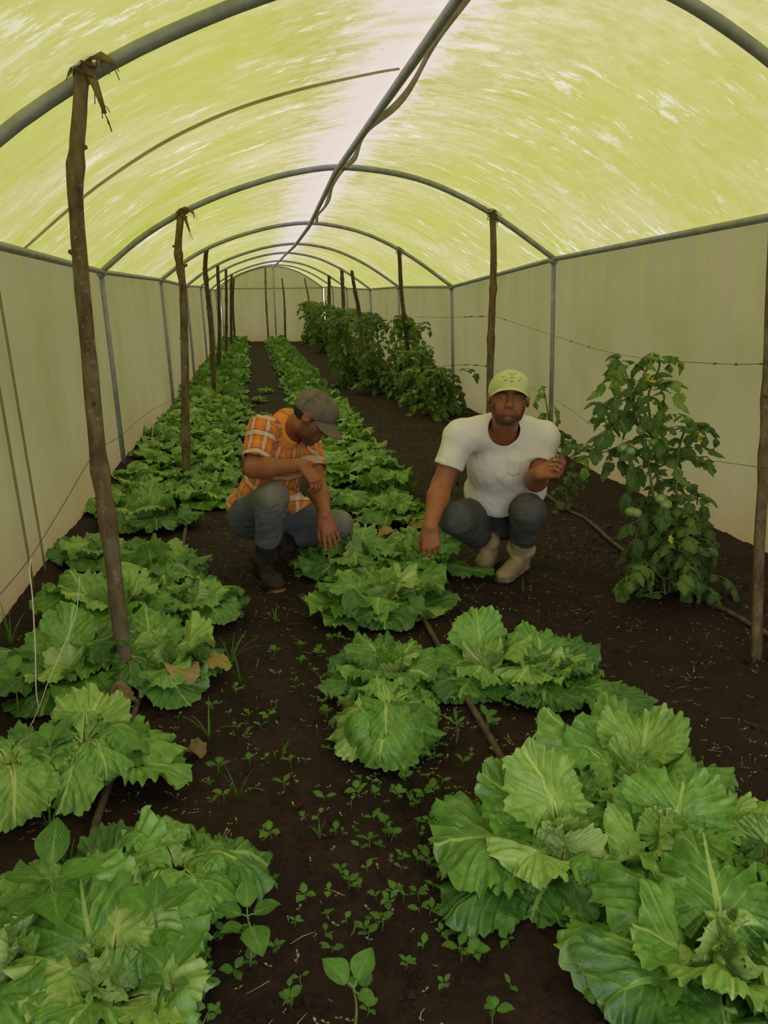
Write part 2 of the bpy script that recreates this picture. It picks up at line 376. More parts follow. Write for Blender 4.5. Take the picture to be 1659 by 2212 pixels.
for yy in (3.75, 4.0):
    V, F = ribbon([(float(np.interp(yy, [2.95, 6.95], [-1.13, -1.215])) + .055 * (1 - z / 1.6) + .012, yy - .05 * z, z) for z in np.linspace(0.02, 1.6, 12)], .03, (0, 1, 0)); obj('wall_seam', mesh('wall_seam', V, F, M['wall_seam']), wall_l)
# ------------------------------------------------------------------ soil floor
def soil_patch(x0, x1, nx, y0, y1, ny, fine):
    xs = np.linspace(x0, x1, nx); ys = y0 + (y1 - y0) * np.linspace(0, 1, ny) ** 1.15 if not fine else np.linspace(y0, y1, ny)
    X, Y = np.meshgrid(xs, ys); Z = soil(X, Y); P = np.stack([X, Y, 0 * X], -1)
    Z = Z + .010 * fbm(P * 14, 3) + (.006 * fbm(P * 45, 2) if fine else 0)
    V = np.stack([X, Y, Z], -1).reshape(-1, 3); i = np.arange(nx * ny).reshape(ny, nx)
    return V, np.stack([i[:-1, :-1], i[:-1, 1:], i[1:, 1:], i[1:, :-1]], -1).reshape(-1, 4)
Va, Fa = soil_patch(-1.35, 3.05, 270, .50, 5.66, 317, True)
Vb, Fb = soil_patch(-1.35, 3.05, 90, 5.6, 29.5, 260, False)
Vc, Fc = soil_patch(-1.35, 3.05, 60, -1.4, .55, 30, False)
floor = tag(obj('floor', mesh('floor', np.concatenate([Va, Vb, Vc]), np.concatenate([Fa, Fb + len(Va), Fc + len(Va) + len(Vb)]), M['soil'])), 'dark moist crumbly soil floor of the greenhouse', kind='structure')
# ------------------------------------------------------------------ steel frame
def dome(p, r): return None
for i, h in enumerate(HOOPS):
    y, L, R, E = h; gy = float(slope(y))
    where = {0: 'at the open entrance behind the camera', 1: 'nearest the camera, crossing the top of the picture', len(HOOPS) - 1: 'framing the far end wall'}.get(i, f'{ORD[i - 1]} from the camera')
    root = thing('steel_hoop', f'grey galvanised roof hoop with two posts, {where}', 'frame', (0, y, gy), group='steel hoops of the tunnel')
    P = HP[i] - [0, y, gy]; P[:, 2] -= .012
    V, F, U = tube(P, .024, 10); obj('arch_pipe', mesh('arch_pipe', V, F, M['pipe']), root)
    for q, ln, sg in ((P[0], .06, .015), (P[-1], .07, -.03)):
        V, F, U = tube([q + [sg, 0, .01], q + [sg + ln * .5, 0, -q[2] * .5], (q[0] + sg + ln, 0, -.1)], .021, 10); obj('post', mesh('post', V, F, M['pipe']), root)
        V, F, U = tube([q + [sg, -.035, 0], q + [sg, .035, 0]], .033, 10); obj('clamp', mesh('clamp', V, F, M['pipe']), root)
    if i == len(HOOPS) - 1:
        V, F, U = tube([P[0] + [0, -.02, 0], P[-1] + [0, -.02, 0]], .02, 8); obj('cross_bar', mesh('cross_bar', V, F, M['pipe']), root)
        V, F, U = tube([P[20] + [0, -.02, 0], (P[20][0] + .04, -.02, -.1)], .02, 8); obj('centre_post', mesh('centre_post', V, F, M['pipe']), root)
def run_pipe(name, k, off, r, label):
    pts = [HP[i][k] + off for i in range(0, len(HP))]
    V, F, U = tube(pts if k != 20 else pts, r, 10)
    tag(obj(name, mesh(name, V, F, M['pipe'])), label, 'pipe')
run_pipe('ridge_pipe', 20, np.array([-.01, 0, -.055]), .024, 'long grey pipe running along the ridge under the roof')
run_pipe('eave_pipe', 0, np.array([.03, 0, 0]), .022, 'long grey eave pipe along the top of the left wall')
run_pipe('eave_pipe', 40, np.array([-.03, 0, 0]), .022, 'long grey eave pipe along the top of the right wall')
# ------------------------------------------------------------------ wooden stakes
def stake(px_pts, Y0, Y1, r0, r1, label, seed, tie=None, knots=2, group=None, name='wooden_stake'):
    """px_pts: pixels from foot to head; depth runs from Y0 (foot) to Y1 (head)"""
    n = len(px_pts); W = [at(px, py, Y0 + (Y1 - Y0) * i / (n - 1)) for i, (px, py) in enumerate(px_pts)]
    W[0][2] = float(soil(W[0][0], W[0][1])) - .06
    P = spline(W, 34); base = Vector(W[0]); base.z += .06
    rr = np.linspace(r0, r1, 34); kr = np.random.default_rng(seed)
    for _ in range(knots):
        k = int(kr.integers(4, 30)); rr[k] *= 1.28; rr[k - 1] *= 1.12
    root = thing(name, label, 'stake', base, group=group)
    V, F, U = tube(P - np.array(base), rr, 10, wob=.22, seed=seed); obj('pole', mesh('pole', V, F, M['bark'], uv=U), root)
    for _ in range(knots):
        k = int(kr.integers(6, 30)); a = kr.uniform(0, 6.28); d = np.array([math.cos(a), math.sin(a), .5])
        q = P[k] - np.array(base); V, F, U = tube([q, q + d * rr[k] * 1.5], [rr[k] * .5, rr[k] * .3], 6); obj('knot', mesh('knot', V, F, M['bark']), root)
    if tie:
        q = P[-1] - np.array(base); parts = []
        for k in range(3):
            th = np.linspace(0, 2 * math.pi, 18); z0 = -.05 + .03 * k
            parts.append(tube(np.stack([q[0] + (r1 + .005) * 1.3 * np.cos(th), q[1] + (r1 + .03) * np.sin(th), q[2] + z0 + .01 * np.sin(th * 2)], 1), .0035, 5))
        V, F, _ = cat_mesh(parts); obj('wire_binding', mesh('wire_binding', V, F, M['wire']), root)
        rs = np.random.default_rng(seed + 9); s = tie
        strips = []
        for (dx, dz, ln, wv) in ((1.0, .1, .10, .05), (.42, -1.0, .14, .045), (-.5, .2, .05, .04)):
            t = np.linspace(0, 1, 8); c = np.stack([q[0] + s * dx * ln * t, q[1] - .02 - .02 * t, q[2] + .01 + s * ln * dz * t - s * .04 * t * t], 1)
            strips.append(ribbon(c, s * wv * (1 - .75 * t), (0, .3, 1) if abs(dx) > .8 else (1, .3, 0), .004))
            for _ in range(9):
                e = c[rs.integers(3, 8)]; d = np.array([rs.uniform(-.1, .6) * (1 if dx > 0 else -1), -.1, -rs.uniform(.3, 1)]); strips.append(tube([e, e + d * s * .03, e + d * s * .05 + [0, 0, -.01]], .0016, 4)[:2])
        V, F, _ = cat_mesh(strips); obj('fibre_tie', mesh('fibre_tie', V, F, M['fibre']), root)
    return root
LG = 'stakes of the left row'; RG = 'stakes of the right row'; BG = 'thin stakes by the end wall'
stake([(277, 1490), (240, 1190), (208, 950), (190, 740), (172, 560), (163, 400), (170, 260), (181, 128)], 2.66, 2.93, .0275, .0225, 'thick lichen-spotted wooden stake at left, nearest the camera', 3, 1.0, 3, LG)
stake([(402, 1040), (400, 830), (396, 640), (385, 540), (392, 455)], 6.45, 6.92, .034, .028, 'dark crooked wooden stake second from the camera in the left row', 5, 1.0, 3, LG)
stake([(464, 868), (455, 700), (449, 640), (443, 580), (447, 532)], 11.6, 10.65, .035, .029, 'wooden stake third from the camera in the left row', 8, None, 3, LG)
stake([(471, 800), (474, 700), (470, 573)], 16.0, 14.45, .038, .03, 'wooden stake fourth from the camera in the left row', 11, None, 2, LG)
stake([(488, 765), (489, 660), (488, 582)], 19.5, 18.2, .036, .03, 'wooden stake fifth from the camera in the left row', 12, None, 2, LG)
stake([(499, 745), (499, 660), (500, 592)], 24, 22, .042, .035, 'wooden stake sixth from the camera in the left row', 13, None, 1, LG)
stake([(507, 722), (503, 660), (505, 602)], 27, 25.8, .04, .035, 'thin wooden stake seventh from the camera in the left row', 14, None, 1, LG)
stake([(1635, 1430), (1640, 1180), (1652, 980), (1660, 760), (1668, 560), (1690, 300), (1715, 150)], 2.5, 2.95, .021, .018, 'slim wooden stake at the right edge, nearest the camera', 21, None, 3, RG)
stake([(1060, 1015), (1058, 840), (1062, 690), (1066, 590), (1064, 458)], 6.5, 6.93, .032, .027, 'dark crooked wooden stake standing behind the man in the white shirt', 23, .6, 3, RG)
stake([(887, 856), (880, 740), (868, 640), (862, 537)], 11.9, 10.62, .032, .027, 'dark wooden stake rising through the tomato plants, third in the right row', 25, .5, 2, RG)
stake([(786, 745), (776, 680), (767, 630), (760, 586)], 15.5, 14.4, .042, .03, 'leaning wooden stake fourth from the camera in the right row', 27, None, 2, RG)
stake([(746, 735), (742, 660), (738, 577)], 19, 18.2, .05, .04, 'upright wooden stake fifth from the camera in the right row', 29, None, 1, RG)
stake([(712, 720), (711, 650), (711, 596)], 23, 22, .05, .04, 'short upright wooden stake sixth from the camera in the right row', 31, .5, 1, RG)
stake([(580, 725), (575, 655), (573, 578)], 28.6, 29, .035, .03, 'leftmost of the thin stakes by the end wall', 33, None, 2, BG)
stake([(616, 725), (614, 650), (609, 601)], 28.4, 28.8, .04, .03, 'middle thin stake by the end wall', 35, None, 2, BG)
stake([(672, 712), (667, 650), (658, 602)], 27, 28, .035, .028, 'leaning thin stake by the end wall near the tomatoes', 37, None, 1, BG)
# ------------------------------------------------------------------ wires, strings, drip hoses
def wire(name, pts, r, label, cat, mat='wire', barbs=0, n=60, group=None):
    P = spline(pts, n); parts = [tube(P, r, 5)]
    rs = np.random.default_rng(len(label))
    for k in range(barbs):
        q = P[int(rs.integers(2, n - 2))]
        for _ in range(2):
            d = rs.normal(size=3); d *= .009 / np.linalg.norm(d); parts.append(tube([q - d, q + d], r * .9, 4))
        parts.append(tube([q - [.012, .012, 0], q + [.012, .012, 0]], r * 2.2, 5))
    V, F, _ = cat_mesh(parts); return tag(obj(name, mesh(name, V, F, M[mat])), label, cat, group)
WG = 'wires of the tomato rows'
wire('barbed_wire', [at(1662, 786, 2.7), at(1560, 786, 3.2), at(1400, 775, 4.2), at(1300, 757, 5.2), at(1205, 728, 6.2), at(1068, 683, 6.8)], .0015, 'upper barbed wire sagging from the right edge stake behind the tomato plant', 'wire', barbs=8, group=WG)
wire('barbed_wire', [at(1068, 683, 6.8), at(1020, 684, 7.9), at(960, 686, 9.2), at(895, 684, 10.9)], .0022, 'short upper barbed wire between two stakes above the white-shirted man', 'wire', barbs=9, group=WG)
wire('barbed_wire', [at(1662, 1012, 2.55), at(1560, 998, 3.2), at(1480, 985, 3.9), at(1300, 930, 5.2), at(1210, 870, 6.1), at(1062, 795, 6.6)], .0013, 'lower thin barbed wire running behind the tall tomato plant', 'wire', barbs=5, group=WG)
wire('barbed_wire', [at(1062, 792, 6.6), at(1010, 788, 8.0), at(970, 790, 9.5), at(890, 800, 11)], .0022, 'lower barbed wire behind the white-shirted man running to the tomatoes', 'wire', barbs=6, group=WG)
wire('tie_wire', [at(-30, 1335, 2.2), at(0, 1285, 2.3), at(66, 1204, 2.5), at(140, 1085, 2.6), at(207, 978, 2.74), at(262, 940, 3.7), at(330, 885, 5.4), at(402, 850, 6.7)], .0013, 'thin wire strung along the left stakes in front of the wall', 'wire')
wire('white_string', [at(66, 1204, 2.5), at(64, 1235, 2.48), at(70, 1290, 2.47), at(76, 1400, 2.46), at(78, 1490, 2.45), at(84, 1530, 2.44)], .0022, 'frayed white string hanging from the thin wire at left', 'string', 'string')
wire('grey_string', [at(172, 1245, 2.75), at(165, 1320, 2.7), at(140, 1390, 2.6), at(105, 1470, 2.5), at(84, 1530, 2.44), at(40, 1620, 2.3)], .0014, 'thin grey string slanting over the lettuces at far left', 'string', 'string')
wire('hanging_string', [at(332, 905, 6.2), at(330, 930, 6.2), at(328, 955, 6.2)], .003, 'short pale string end against the left wall', 'string', 'string', n=12)
def hose(name, pix, r, label, lift=.004, n=120):
    W = []
    for px, py in pix:
        g = ground(px, py); W.append([g[0], g[1], 0])
    P = spline(W, n); P[:, 2] = soil(P[:, 0], P[:, 1]) + r * .8 + lift + .008 * (fbm(P * 1.7 + 5, 2) + .4)
    V, F, U = tube(P, r, 8); V = V.copy()
    return tag(obj(name, mesh(name, V, F, M['hose'])), label, 'hose', group='drip hoses on the beds')
hose('drip_hose', [(1290, 2120), (1180, 1860), (1092, 1668), (1015, 1530), (955, 1420), (900, 1318), (868, 1248), (825, 1160), (790, 1080), (740, 960), (690, 860), (640, 770)], .0115, 'dusty black drip hose lying along the middle lettuce bed')
hose('drip_hose', [(60, 2190), (190, 1900), (212, 1780), (285, 1565), (315, 1468), (360, 1330), (395, 1190), (420, 1045), (450, 950), (485, 830)], .0115, 'dusty black drip hose lying along the left lettuce bed')
hose('drip_hose', [(1720, 1425), (1655, 1378), (1500, 1290), (1335, 1188), (1270, 1130), (1190, 1082), (1090, 990), (985, 922), (930, 888), (880, 858), (830, 848), (790, 830)], .012, 'grey-brown hose lying along the tomato bed at right')
# unseen grass ground, added to block sky light reaching the sheets from below
t_ = NT('outside_grass'); M['grass_out'] = t_.done(t_.pbr(t_.ramp(t_.noise(t_.coord('Object'), 3, 5), [(.3, (.05, .09, .02)), (.7, (.10, .15, .04))]), .9))
_gx = np.linspace(-40, 42, 42); _gy = np.linspace(-40, 70, 56); _X, _Y = np.meshgrid(_gx, _gy); _Z = slope(_Y) - .32 + .05 * fbm(np.stack([_X, _Y, 0 * _X], -1) * .4, 2)
_i = np.arange(_X.size).reshape(_X.shape); tag(obj('floor_outside_added', mesh('floor_outside_added', np.stack([_X, _Y, _Z], -1).reshape(-1, 3), np.stack([_i[:-1, :-1], _i[:-1, 1:], _i[1:, 1:], _i[1:, :-1]], -1).reshape(-1, 4), M['grass_out'])), 'unseen grass ground added around the greenhouse to darken its walls from below', kind='structure')
# ------------------------------------------------------------------ people: signed-distance sculpting
import openvdb as vdb
A3 = lambda *v: np.array(v, float)
def nrm(v): v = np.asarray(v, float); return v / np.linalg.norm(v)
class SDF:
    def __init__(s, lo, hi, h):
        s.lo = np.asarray(lo, float); s.h = h; s.n = np.ceil((np.asarray(hi) - s.lo) / h).astype(int) + 1
        s.D = np.full(s.n, .06, np.float32); s.ax = [s.lo[i] + h * np.arange(s.n[i]) for i in range(3)]
    def blk(s, lo, hi):
        a = np.clip(np.floor((np.asarray(lo) - s.lo) / s.h).astype(int), 0, s.n); b = np.clip(np.ceil((np.asarray(hi) - s.lo) / s.h).astype(int) + 1, 0, s.n)
        sl = tuple(slice(a[i], b[i]) for i in range(3)); x = [s.ax[i][sl[i]].astype(np.float32) for i in range(3)]
        return sl, (x[0][:, None, None], x[1][None, :, None], x[2][None, None, :])
    def put(s, sl, d, k, mode):
        E = s.D[sl]
        if mode == 'sub': d = -d
        if mode == 'sub':
            if k <= 0: s.D[sl] = np.maximum(E, d); return
            h = np.clip(.5 - .5 * (d - E) / k, 0, 1); s.D[sl] = d * (1 - h) + E * h + k * h * (1 - h)
        else:
            if k <= 0: s.D[sl] = np.minimum(E, d); return
            h = np.clip(.5 + .5 * (d - E) / k, 0, 1); s.D[sl] = d * (1 - h) + E * h - k * h * (1 - h)
    def cone(s, a, b, ra, rb=None, k=.02, mode='add', flat=None):
        rb = ra if rb is None else rb; a = np.asarray(a, float); b = np.asarray(b, float); m = max(ra, rb) * (1.6 if flat else 1) + .06
        sl, (X, Y, Z) = s.blk(np.minimum(a, b) - m, np.maximum(a, b) + m); ab = b - a; L = float(ab @ ab) + 1e-12
        px, py, pz = X - a[0], Y - a[1], Z - a[2]; t = np.clip((px * ab[0] + py * ab[1] + pz * ab[2]) / L, 0, 1)
        qx, qy, qz = px - t * ab[0], py - t * ab[1], pz - t * ab[2]; r = ra + (rb - ra) * t
        if flat is not None:
            ax, f = flat; w = (qx * ax[0] + qy * ax[1] + qz * ax[2]) * (f - 1); qx, qy, qz = qx + w * ax[0], qy + w * ax[1], qz + w * ax[2]
        d = np.sqrt(qx * qx + qy * qy + qz * qz) - r
        if flat is not None and f > 1: d = d / (1 + .5 * (f - 1))
        s.put(sl, d.astype(np.float32), k, mode)
    def chain(s, pts, rad, k=.02, mode='add'):
        for i in range(len(pts) - 1): s.cone(pts[i], pts[i + 1], rad[i], rad[i + 1], k, mode)
    def ell(s, c, r, R=None, k=.02, mode='add'):
        c = np.asarray(c, float); r = np.asarray(r, float); R = np.eye(3) if R is None else np.asarray(R); m = float(r.max()) + .05
        sl, (X, Y, Z) = s.blk(c - m, c + m); X, Y, Z = X - c[0], Y - c[1], Z - c[2]
        q = [X * R[0, i] + Y * R[1, i] + Z * R[2, i] for i in range(3)]
        k0 = np.sqrt(sum((q[i] / r[i]) ** 2 for i in range(3))); k1 = np.sqrt(sum((q[i] / r[i] ** 2) ** 2 for i in range(3))) + 1e-6
        s.put(sl, (k0 * (k0 - 1) / k1).astype(np.float32), k, mode)
    def keep(s, o, n, k=0):   # keep the side n points away from
        o = np.asarray(o, float); n = nrm(n); X, Y, Z = s.ax[0][:, None, None], s.ax[1][None, :, None], s.ax[2][None, None, :]
        s.D = np.maximum(s.D, ((X - o[0]) * n[0] + (Y - o[1]) * n[1] + (Z - o[2]) * n[2]).astype(np.float32))
    def keep_local(s, o, n, c, rad):   # the same cut, only inside a ball round c
        o = np.asarray(o, float); n = nrm(n); c = np.asarray(c, float)
        sl, (X, Y, Z) = s.blk(c - rad, c + rad)
        w = ((X - o[0]) * n[0] + (Y - o[1]) * n[1] + (Z - o[2]) * n[2]); b = np.sqrt((X - c[0]) ** 2 + (Y - c[1]) ** 2 + (Z - c[2]) ** 2) - rad
        s.D[sl] = np.maximum(s.D[sl], np.minimum(w, -b)).astype(np.float32)
    def sleeve(s, a, d, L, r0, r1, k=.05):
        """a sleeve from a along d, cut square at L, blended into the field"""
        T = SDF(s.lo, s.lo + (s.n - 1) * s.h, s.h); T.D = T.D[:s.n[0], :s.n[1], :s.n[2]]; T.n = s.n; T.ax = s.ax; T.D = np.full(s.n, .06, np.float32)
        T.cone(a, a + d * (L + .06), r0, r1, 0); T.keep(a + d * L, d); s.put((slice(None),) * 3, T.D, k, 'add')
    def shell(s, t): s.D = np.maximum(s.D, -(s.D + t))
    def out(s):
        g = vdb.FloatGrid(.06); D = np.clip(s.D, -.03, .06).astype(np.float32); g.copyFromArray(np.ascontiguousarray(D))
        V, Q = g.convertToQuads(0.0); V = s.lo + V.astype(float) * s.h
        return V, Q[:, ::-1].astype(np.int32)
def vnormals(V, Q):
    n = np.cross(V[Q[:, 2]] - V[Q[:, 0]], V[Q[:, 3]] - V[Q[:, 1]]); N = np.zeros_like(V)
    for i in range(4): np.add.at(N, Q[:, i], n)
    return N / (np.linalg.norm(N, axis=1)[:, None] + 1e-12)
def relax(V, Q, it=2, w=.5):
    E = np.concatenate([Q[:, [0, 1]], Q[:, [1, 2]], Q[:, [2, 3]], Q[:, [3, 0]]]); c = np.zeros(len(V)); np.add.at(c, E[:, 0], 1); np.add.at(c, E[:, 1], 1)
    for _ in range(it):
        S = np.zeros_like(V); np.add.at(S, E[:, 0], V[E[:, 1]]); np.add.at(S, E[:, 1], V[E[:, 0]]); V = V * (1 - w) + w * S / c[:, None]
    return V
def frame(fwd, up):   # columns right, forward, up
    f = nrm(fwd); u = np.asarray(up, float); u = nrm(u - f * (u @ f)); return np.stack([np.cross(f, u), f, u], 1)
def hand(S, wrist, fwd, back, thumb_side, curls, spread=.06, scale=1.0, thumb=(.5, .5, .3), k=.0045):
    """palm and five fingers; fwd = along the hand, back = out of its back, thumb_side = +1/-1 along cross(fwd, back)"""
    f = nrm(fwd); b = np.asarray(back, float); b = nrm(b - f * (b @ f)); sd = np.cross(f, b) * thumb_side; sc = scale; w = np.asarray(wrist, float)
    off = [.031, .0105, -.0105, -.030]; pl = [.090, .094, .088, .080]; fl = [.074, .083, .077, .061]; fr = [.0098, .0102, .0096, .0086]; tips = []
    K = [w + sc * (f * pl[i] + sd * off[i] - b * (.004 if i in (0, 3) else 0)) for i in range(4)]
    for i in range(4): S.cone(w + sc * sd * off[i] * .55, K[i], .017 * sc, .0125 * sc, .014)
    S.ell(w + sc * (f * .05 - b * .004), sc * A3(.037, .050, .0165), np.stack([sd, f, b], 1), .012)
    S.ell(w + sc * (f * .03 + sd * .024 - b * .010), sc * A3(.017, .034, .016), np.stack([sd, f, b], 1), .012)
    for i in range(4):
        d = nrm(f + sd * (off[i] * spread / .02)); p = K[i]; ang = 0
        for j, q in enumerate((.44, .31, .25)):
            ang += curls[i][j] if not np.isscalar(curls[i]) else curls[i]
            v = d * math.cos(ang) - b * math.sin(ang); n = p + v * fl[i] * q * sc
            S.cone(p, n, fr[i] * sc * (1.06 - .08 * j), fr[i] * sc * (.98 - .1 * j), k); p = n
        tips.append((p, nrm(b * math.cos(ang) + d * math.sin(ang))))
    p = w + sc * (f * .022 + sd * .026 - b * .008); a0, a1, a2 = thumb
    dirs = [nrm(f * math.cos(a0) + sd * math.sin(a0) - b * .35), None, None]
    v = dirs[0]
    for j, (L, r0, r1) in enumerate(((.046, .0155, .0125), (.034, .012, .0108), (.027, .0108, .0088))):
        if j: v = nrm(v + (-sd * (.25 + a1 * .6) - b * a2 * .6 + f * .2))
        n = p + v * L * sc; S.cone(p, n, r0 * sc, r1 * sc, .006 if j else .012); p = n
    tips.append((p, nrm(sd)))
    return tips
def head(S, c, R, wx=1.0, jaw=1.0, sc=1.0):
    T = lambda x, y, z: c + R @ (A3(x * wx, y, z) * sc); r = lambda x, y, z: A3(x * wx, y, z) * sc
    S.ell(T(0, -.012, .035), r(.076, .097, .085), R, .01); S.ell(T(0, .026, -.014), r(.068, .066, .086), R, .03)
    S.ell(T(0, .032, -.068), r(.050 * jaw, .054, .048), R, .03); S.ell(T(0, .070, -.098), r(.026, .020, .019), R, .022)
    for s in (-1, 1):
        S.ell(T(s * .042, .052, -.034), r(.027, .026, .030), R, .02); S.ell(T(s * .043 * jaw, .01, -.066), r(.016, .03, .026), R, .03)
        S.ell(T(s * .032, .074, .028), r(.021, .012, .009), R, .012)          # brow ridge
        S.ell(T(s * .032, .093, .010), r(.019, .016, .012), R, .012, 'sub')   # socket
        S.ell(T(s * .032, .0755, .009), r(.0155, .0145, .0125), R, .004)      # lids
        S.ell(T(s * .032, .0905, .0085), r(.0125, .010, .0025), R, .0015, 'sub')
        S.ell(T(s * .0125, .0985, -.030), r(.0095, .010, .0085), R, .006)     # nostril wing
        S.ell(T(s * .083, -.010, -.002), r(.010, .020, .032), R, .006); S.ell(T(s * .095, -.005, .001), r(.009, .012, .020), R, .003, 'sub')
    S.cone(T(0, .088, .018), T(0, .106, -.022), .008 * sc, .0125 * sc, .010); S.ell(T(0, .108, -.026), r(.0125, .011, .0105), R, .008)
    S.ell(T(0, .086, -.060), r(.028, .010, .017), R, .014)                    # muzzle
    S.ell(T(0, .0935, -.0570), r(.025, .0065, .0048), R, .004); S.ell(T(0, .0925, -.0680), r(.021, .0065, .0058), R, .004)
    S.ell(T(0, .103, -.0622), r(.027, .007, .0016), R, .002, 'sub')
def finish(name, V, Q, mat, root, attrs=None, parent=None):
    base = np.array(root.location); me = mesh(name, V - base, Q, mat, attrs=attrs)
    o = obj(name, me, parent or root)
    if parent is not None and parent is not root: pass
    return o
# cloth and skin materials
def mat_skin(name, base, dark):
    t = NT(name); o = t.coord('Object'); c = t.attr('tint', 'Color')
    n = t.noise(o, 26, 4, .6); n2 = t.noise(o, 160, 2, .6)
    col = t.mix(t.ramp(n, [(.35, .0), (.7, .45)]), base, dark); sx = t.n('SeparateColor', {'Color': c}).outputs
    col = t.mix(t.math('MULTIPLY', sx[0], t.ramp(n2, [(.3, .75), (.6, 1.0)])), col, (.012, .009, .008))    # beard, brows
    col = t.mix(sx[1], col, (.22, .060, .040))                                                                # lips, flush
    col = t.mix(sx[2], col, (.52, .33, .24))                                                                 # nails
    return t.done(t.pbr(col, .52, t.bump(n2, .12, .002), .4, **{'Subsurface Weight': .06, 'Subsurface Radius': (.02, .008, .004)}))
def mat_cloth(name, c1, c2, fine=420, bump=.35, rough=.9, dirt=None, mud=None):
    t = NT(name); o = t.coord('Object'); n = t.noise(o, 7, 5, .6); f = t.noise(o, fine, 2, .5); w = t.noise(o, 30, 4, .6)
    col = t.ramp(n, [(.3, c1), (.7, c2)]); d = t.n('SeparateColor', {'Color': t.attr('tint', 'Color')}).outputs
    if dirt: col = t.mix(t.math('MULTIPLY', d[0], t.ramp(w, [(.3, .4), (.65, 1.0)])), col, dirt)
    if mud: col = t.mix(t.math('MULTIPLY', d[1], t.ramp(w, [(.3, .5), (.6, 1.0)])), col, mud)
    return t.done(t.pbr(col, rough, t.bump(t.math('ADD', t.math('MULTIPLY', f, .4), w), bump, .002), .2))
def mat_plaid():
    t = NT('orange_plaid_cotton'); X = sep(t, t.attr('plaid', 'Vector')); n = t.noise(t.coord('Object'), 9, 4, .6)
    base = t.ramp(n, [(.3, (.58, .135, .020)), (.7, (.74, .20, .032))])
    def band(x, per, pos, wid):
        f = t.math('ABSOLUTE', t.math('SUBTRACT', t.math('FRACT', t.math('ADD', t.math('MULTIPLY', x, 1 / per), pos)), .5)); return t.math('LESS_THAN', f, wid / per / 2)
    col = base
    for x, per in ((X[0], .078), (X[1], .098)):
        k = .85 if x is X[0] else .5
        col = t.mix(t.math('MULTIPLY', band(x, per, .0, .030), .45 * k + .1), col, (.50, .36, .25))
        col = t.mix(t.math('MULTIPLY', band(x, per, .0, .018), .95 * k), col, (.70, .64, .54))
        col = t.mix(t.math('MULTIPLY', band(x, per, .15, .0065), .95 * k), col, (.02, .018, .045))
        col = t.mix(t.math('MULTIPLY', band(x, per, -.16, .0045), .95 * k), col, (.03, .026, .055))
        col = t.mix(t.math('MULTIPLY', band(x, per, .5, .022), .25), col, (.85, .40, .10))
    f = t.noise(t.coord('Object'), 300, 2, .5)
    return t.done(t.pbr(col, .9, t.bump(f, .2, .002), .2))
M['skin_a'] = mat_skin('tanned_skin', (.33, .118, .050), (.22, .070, .031))
M['skin_b'] = mat_skin('sunburnt_skin', (.37, .140, .058), (.26, .086, .037))
M['plaid'] = mat_plaid()
M['jeans'] = mat_cloth('washed_blue_jeans', (.078, .092, .112), (.14, .155, .172), dirt=(.27, .26, .22), mud=(.19, .125, .075))
M['jeans_dark'] = mat_cloth('dark_grey_jeans', (.054, .060, .060), (.094, .100, .095), dirt=(.14, .14, .12), mud=(.09, .065, .04))
M['tee'] = mat_cloth('white_cotton', (.74, .71, .66), (.82, .79, .74), 300, .2, .95)
M['boot_dark'] = mat_cloth('dark_muddy_rubber', (.014, .012, .010), (.035, .028, .022), 80, .5, .6, dirt=(.07, .05, .035), mud=(.42, .24, .05))
M['boot_pale'] = mat_cloth('muddy_cream_rubber', (.38, .30, .16), (.54, .45, .27), 70, .4, .55, dirt=(.12, .075, .045), mud=(.06, .036, .022))
M['cap_grey'] = mat_cloth('worn_grey_brown_cap', (.125, .100, .075), (.21, .175, .135), 260, .5, .95, dirt=(.045, .038, .03), mud=(.5, .45, .36))
M['cap_green'] = mat_cloth('pale_green_cap', (.52, .60, .27), (.64, .70, .37), 260, .4, .95, dirt=(.55, .50, .33), mud=(.20, .20, .09))
M['hair'] = simple('black_hair', (.008, .006, .005), (.02, .015, .012), 90, .6, .4)
M['eye'] = simple('shaded_eye_white', (.30, .27, .24), (.36, .33, .30), 30, .25, 0)  # sclera colour darkened to carry the shadow the eyes lie in
M['iris'] = simple('dark_iris', (.012, .008, .006), (.03, .018, .012), 60, .15, 0)
M['thread'] = simple('brown_thread', (.10, .07, .05), (.2, .14, .1), 60, .9, .1)
def col4(n): c = np.zeros((n, 4), np.float32); c[:, 3] = 1; return c
def gauss(V, c, R, s): q = ((V - c) @ R) / np.asarray(s); return np.exp(-(q * q).sum(1))
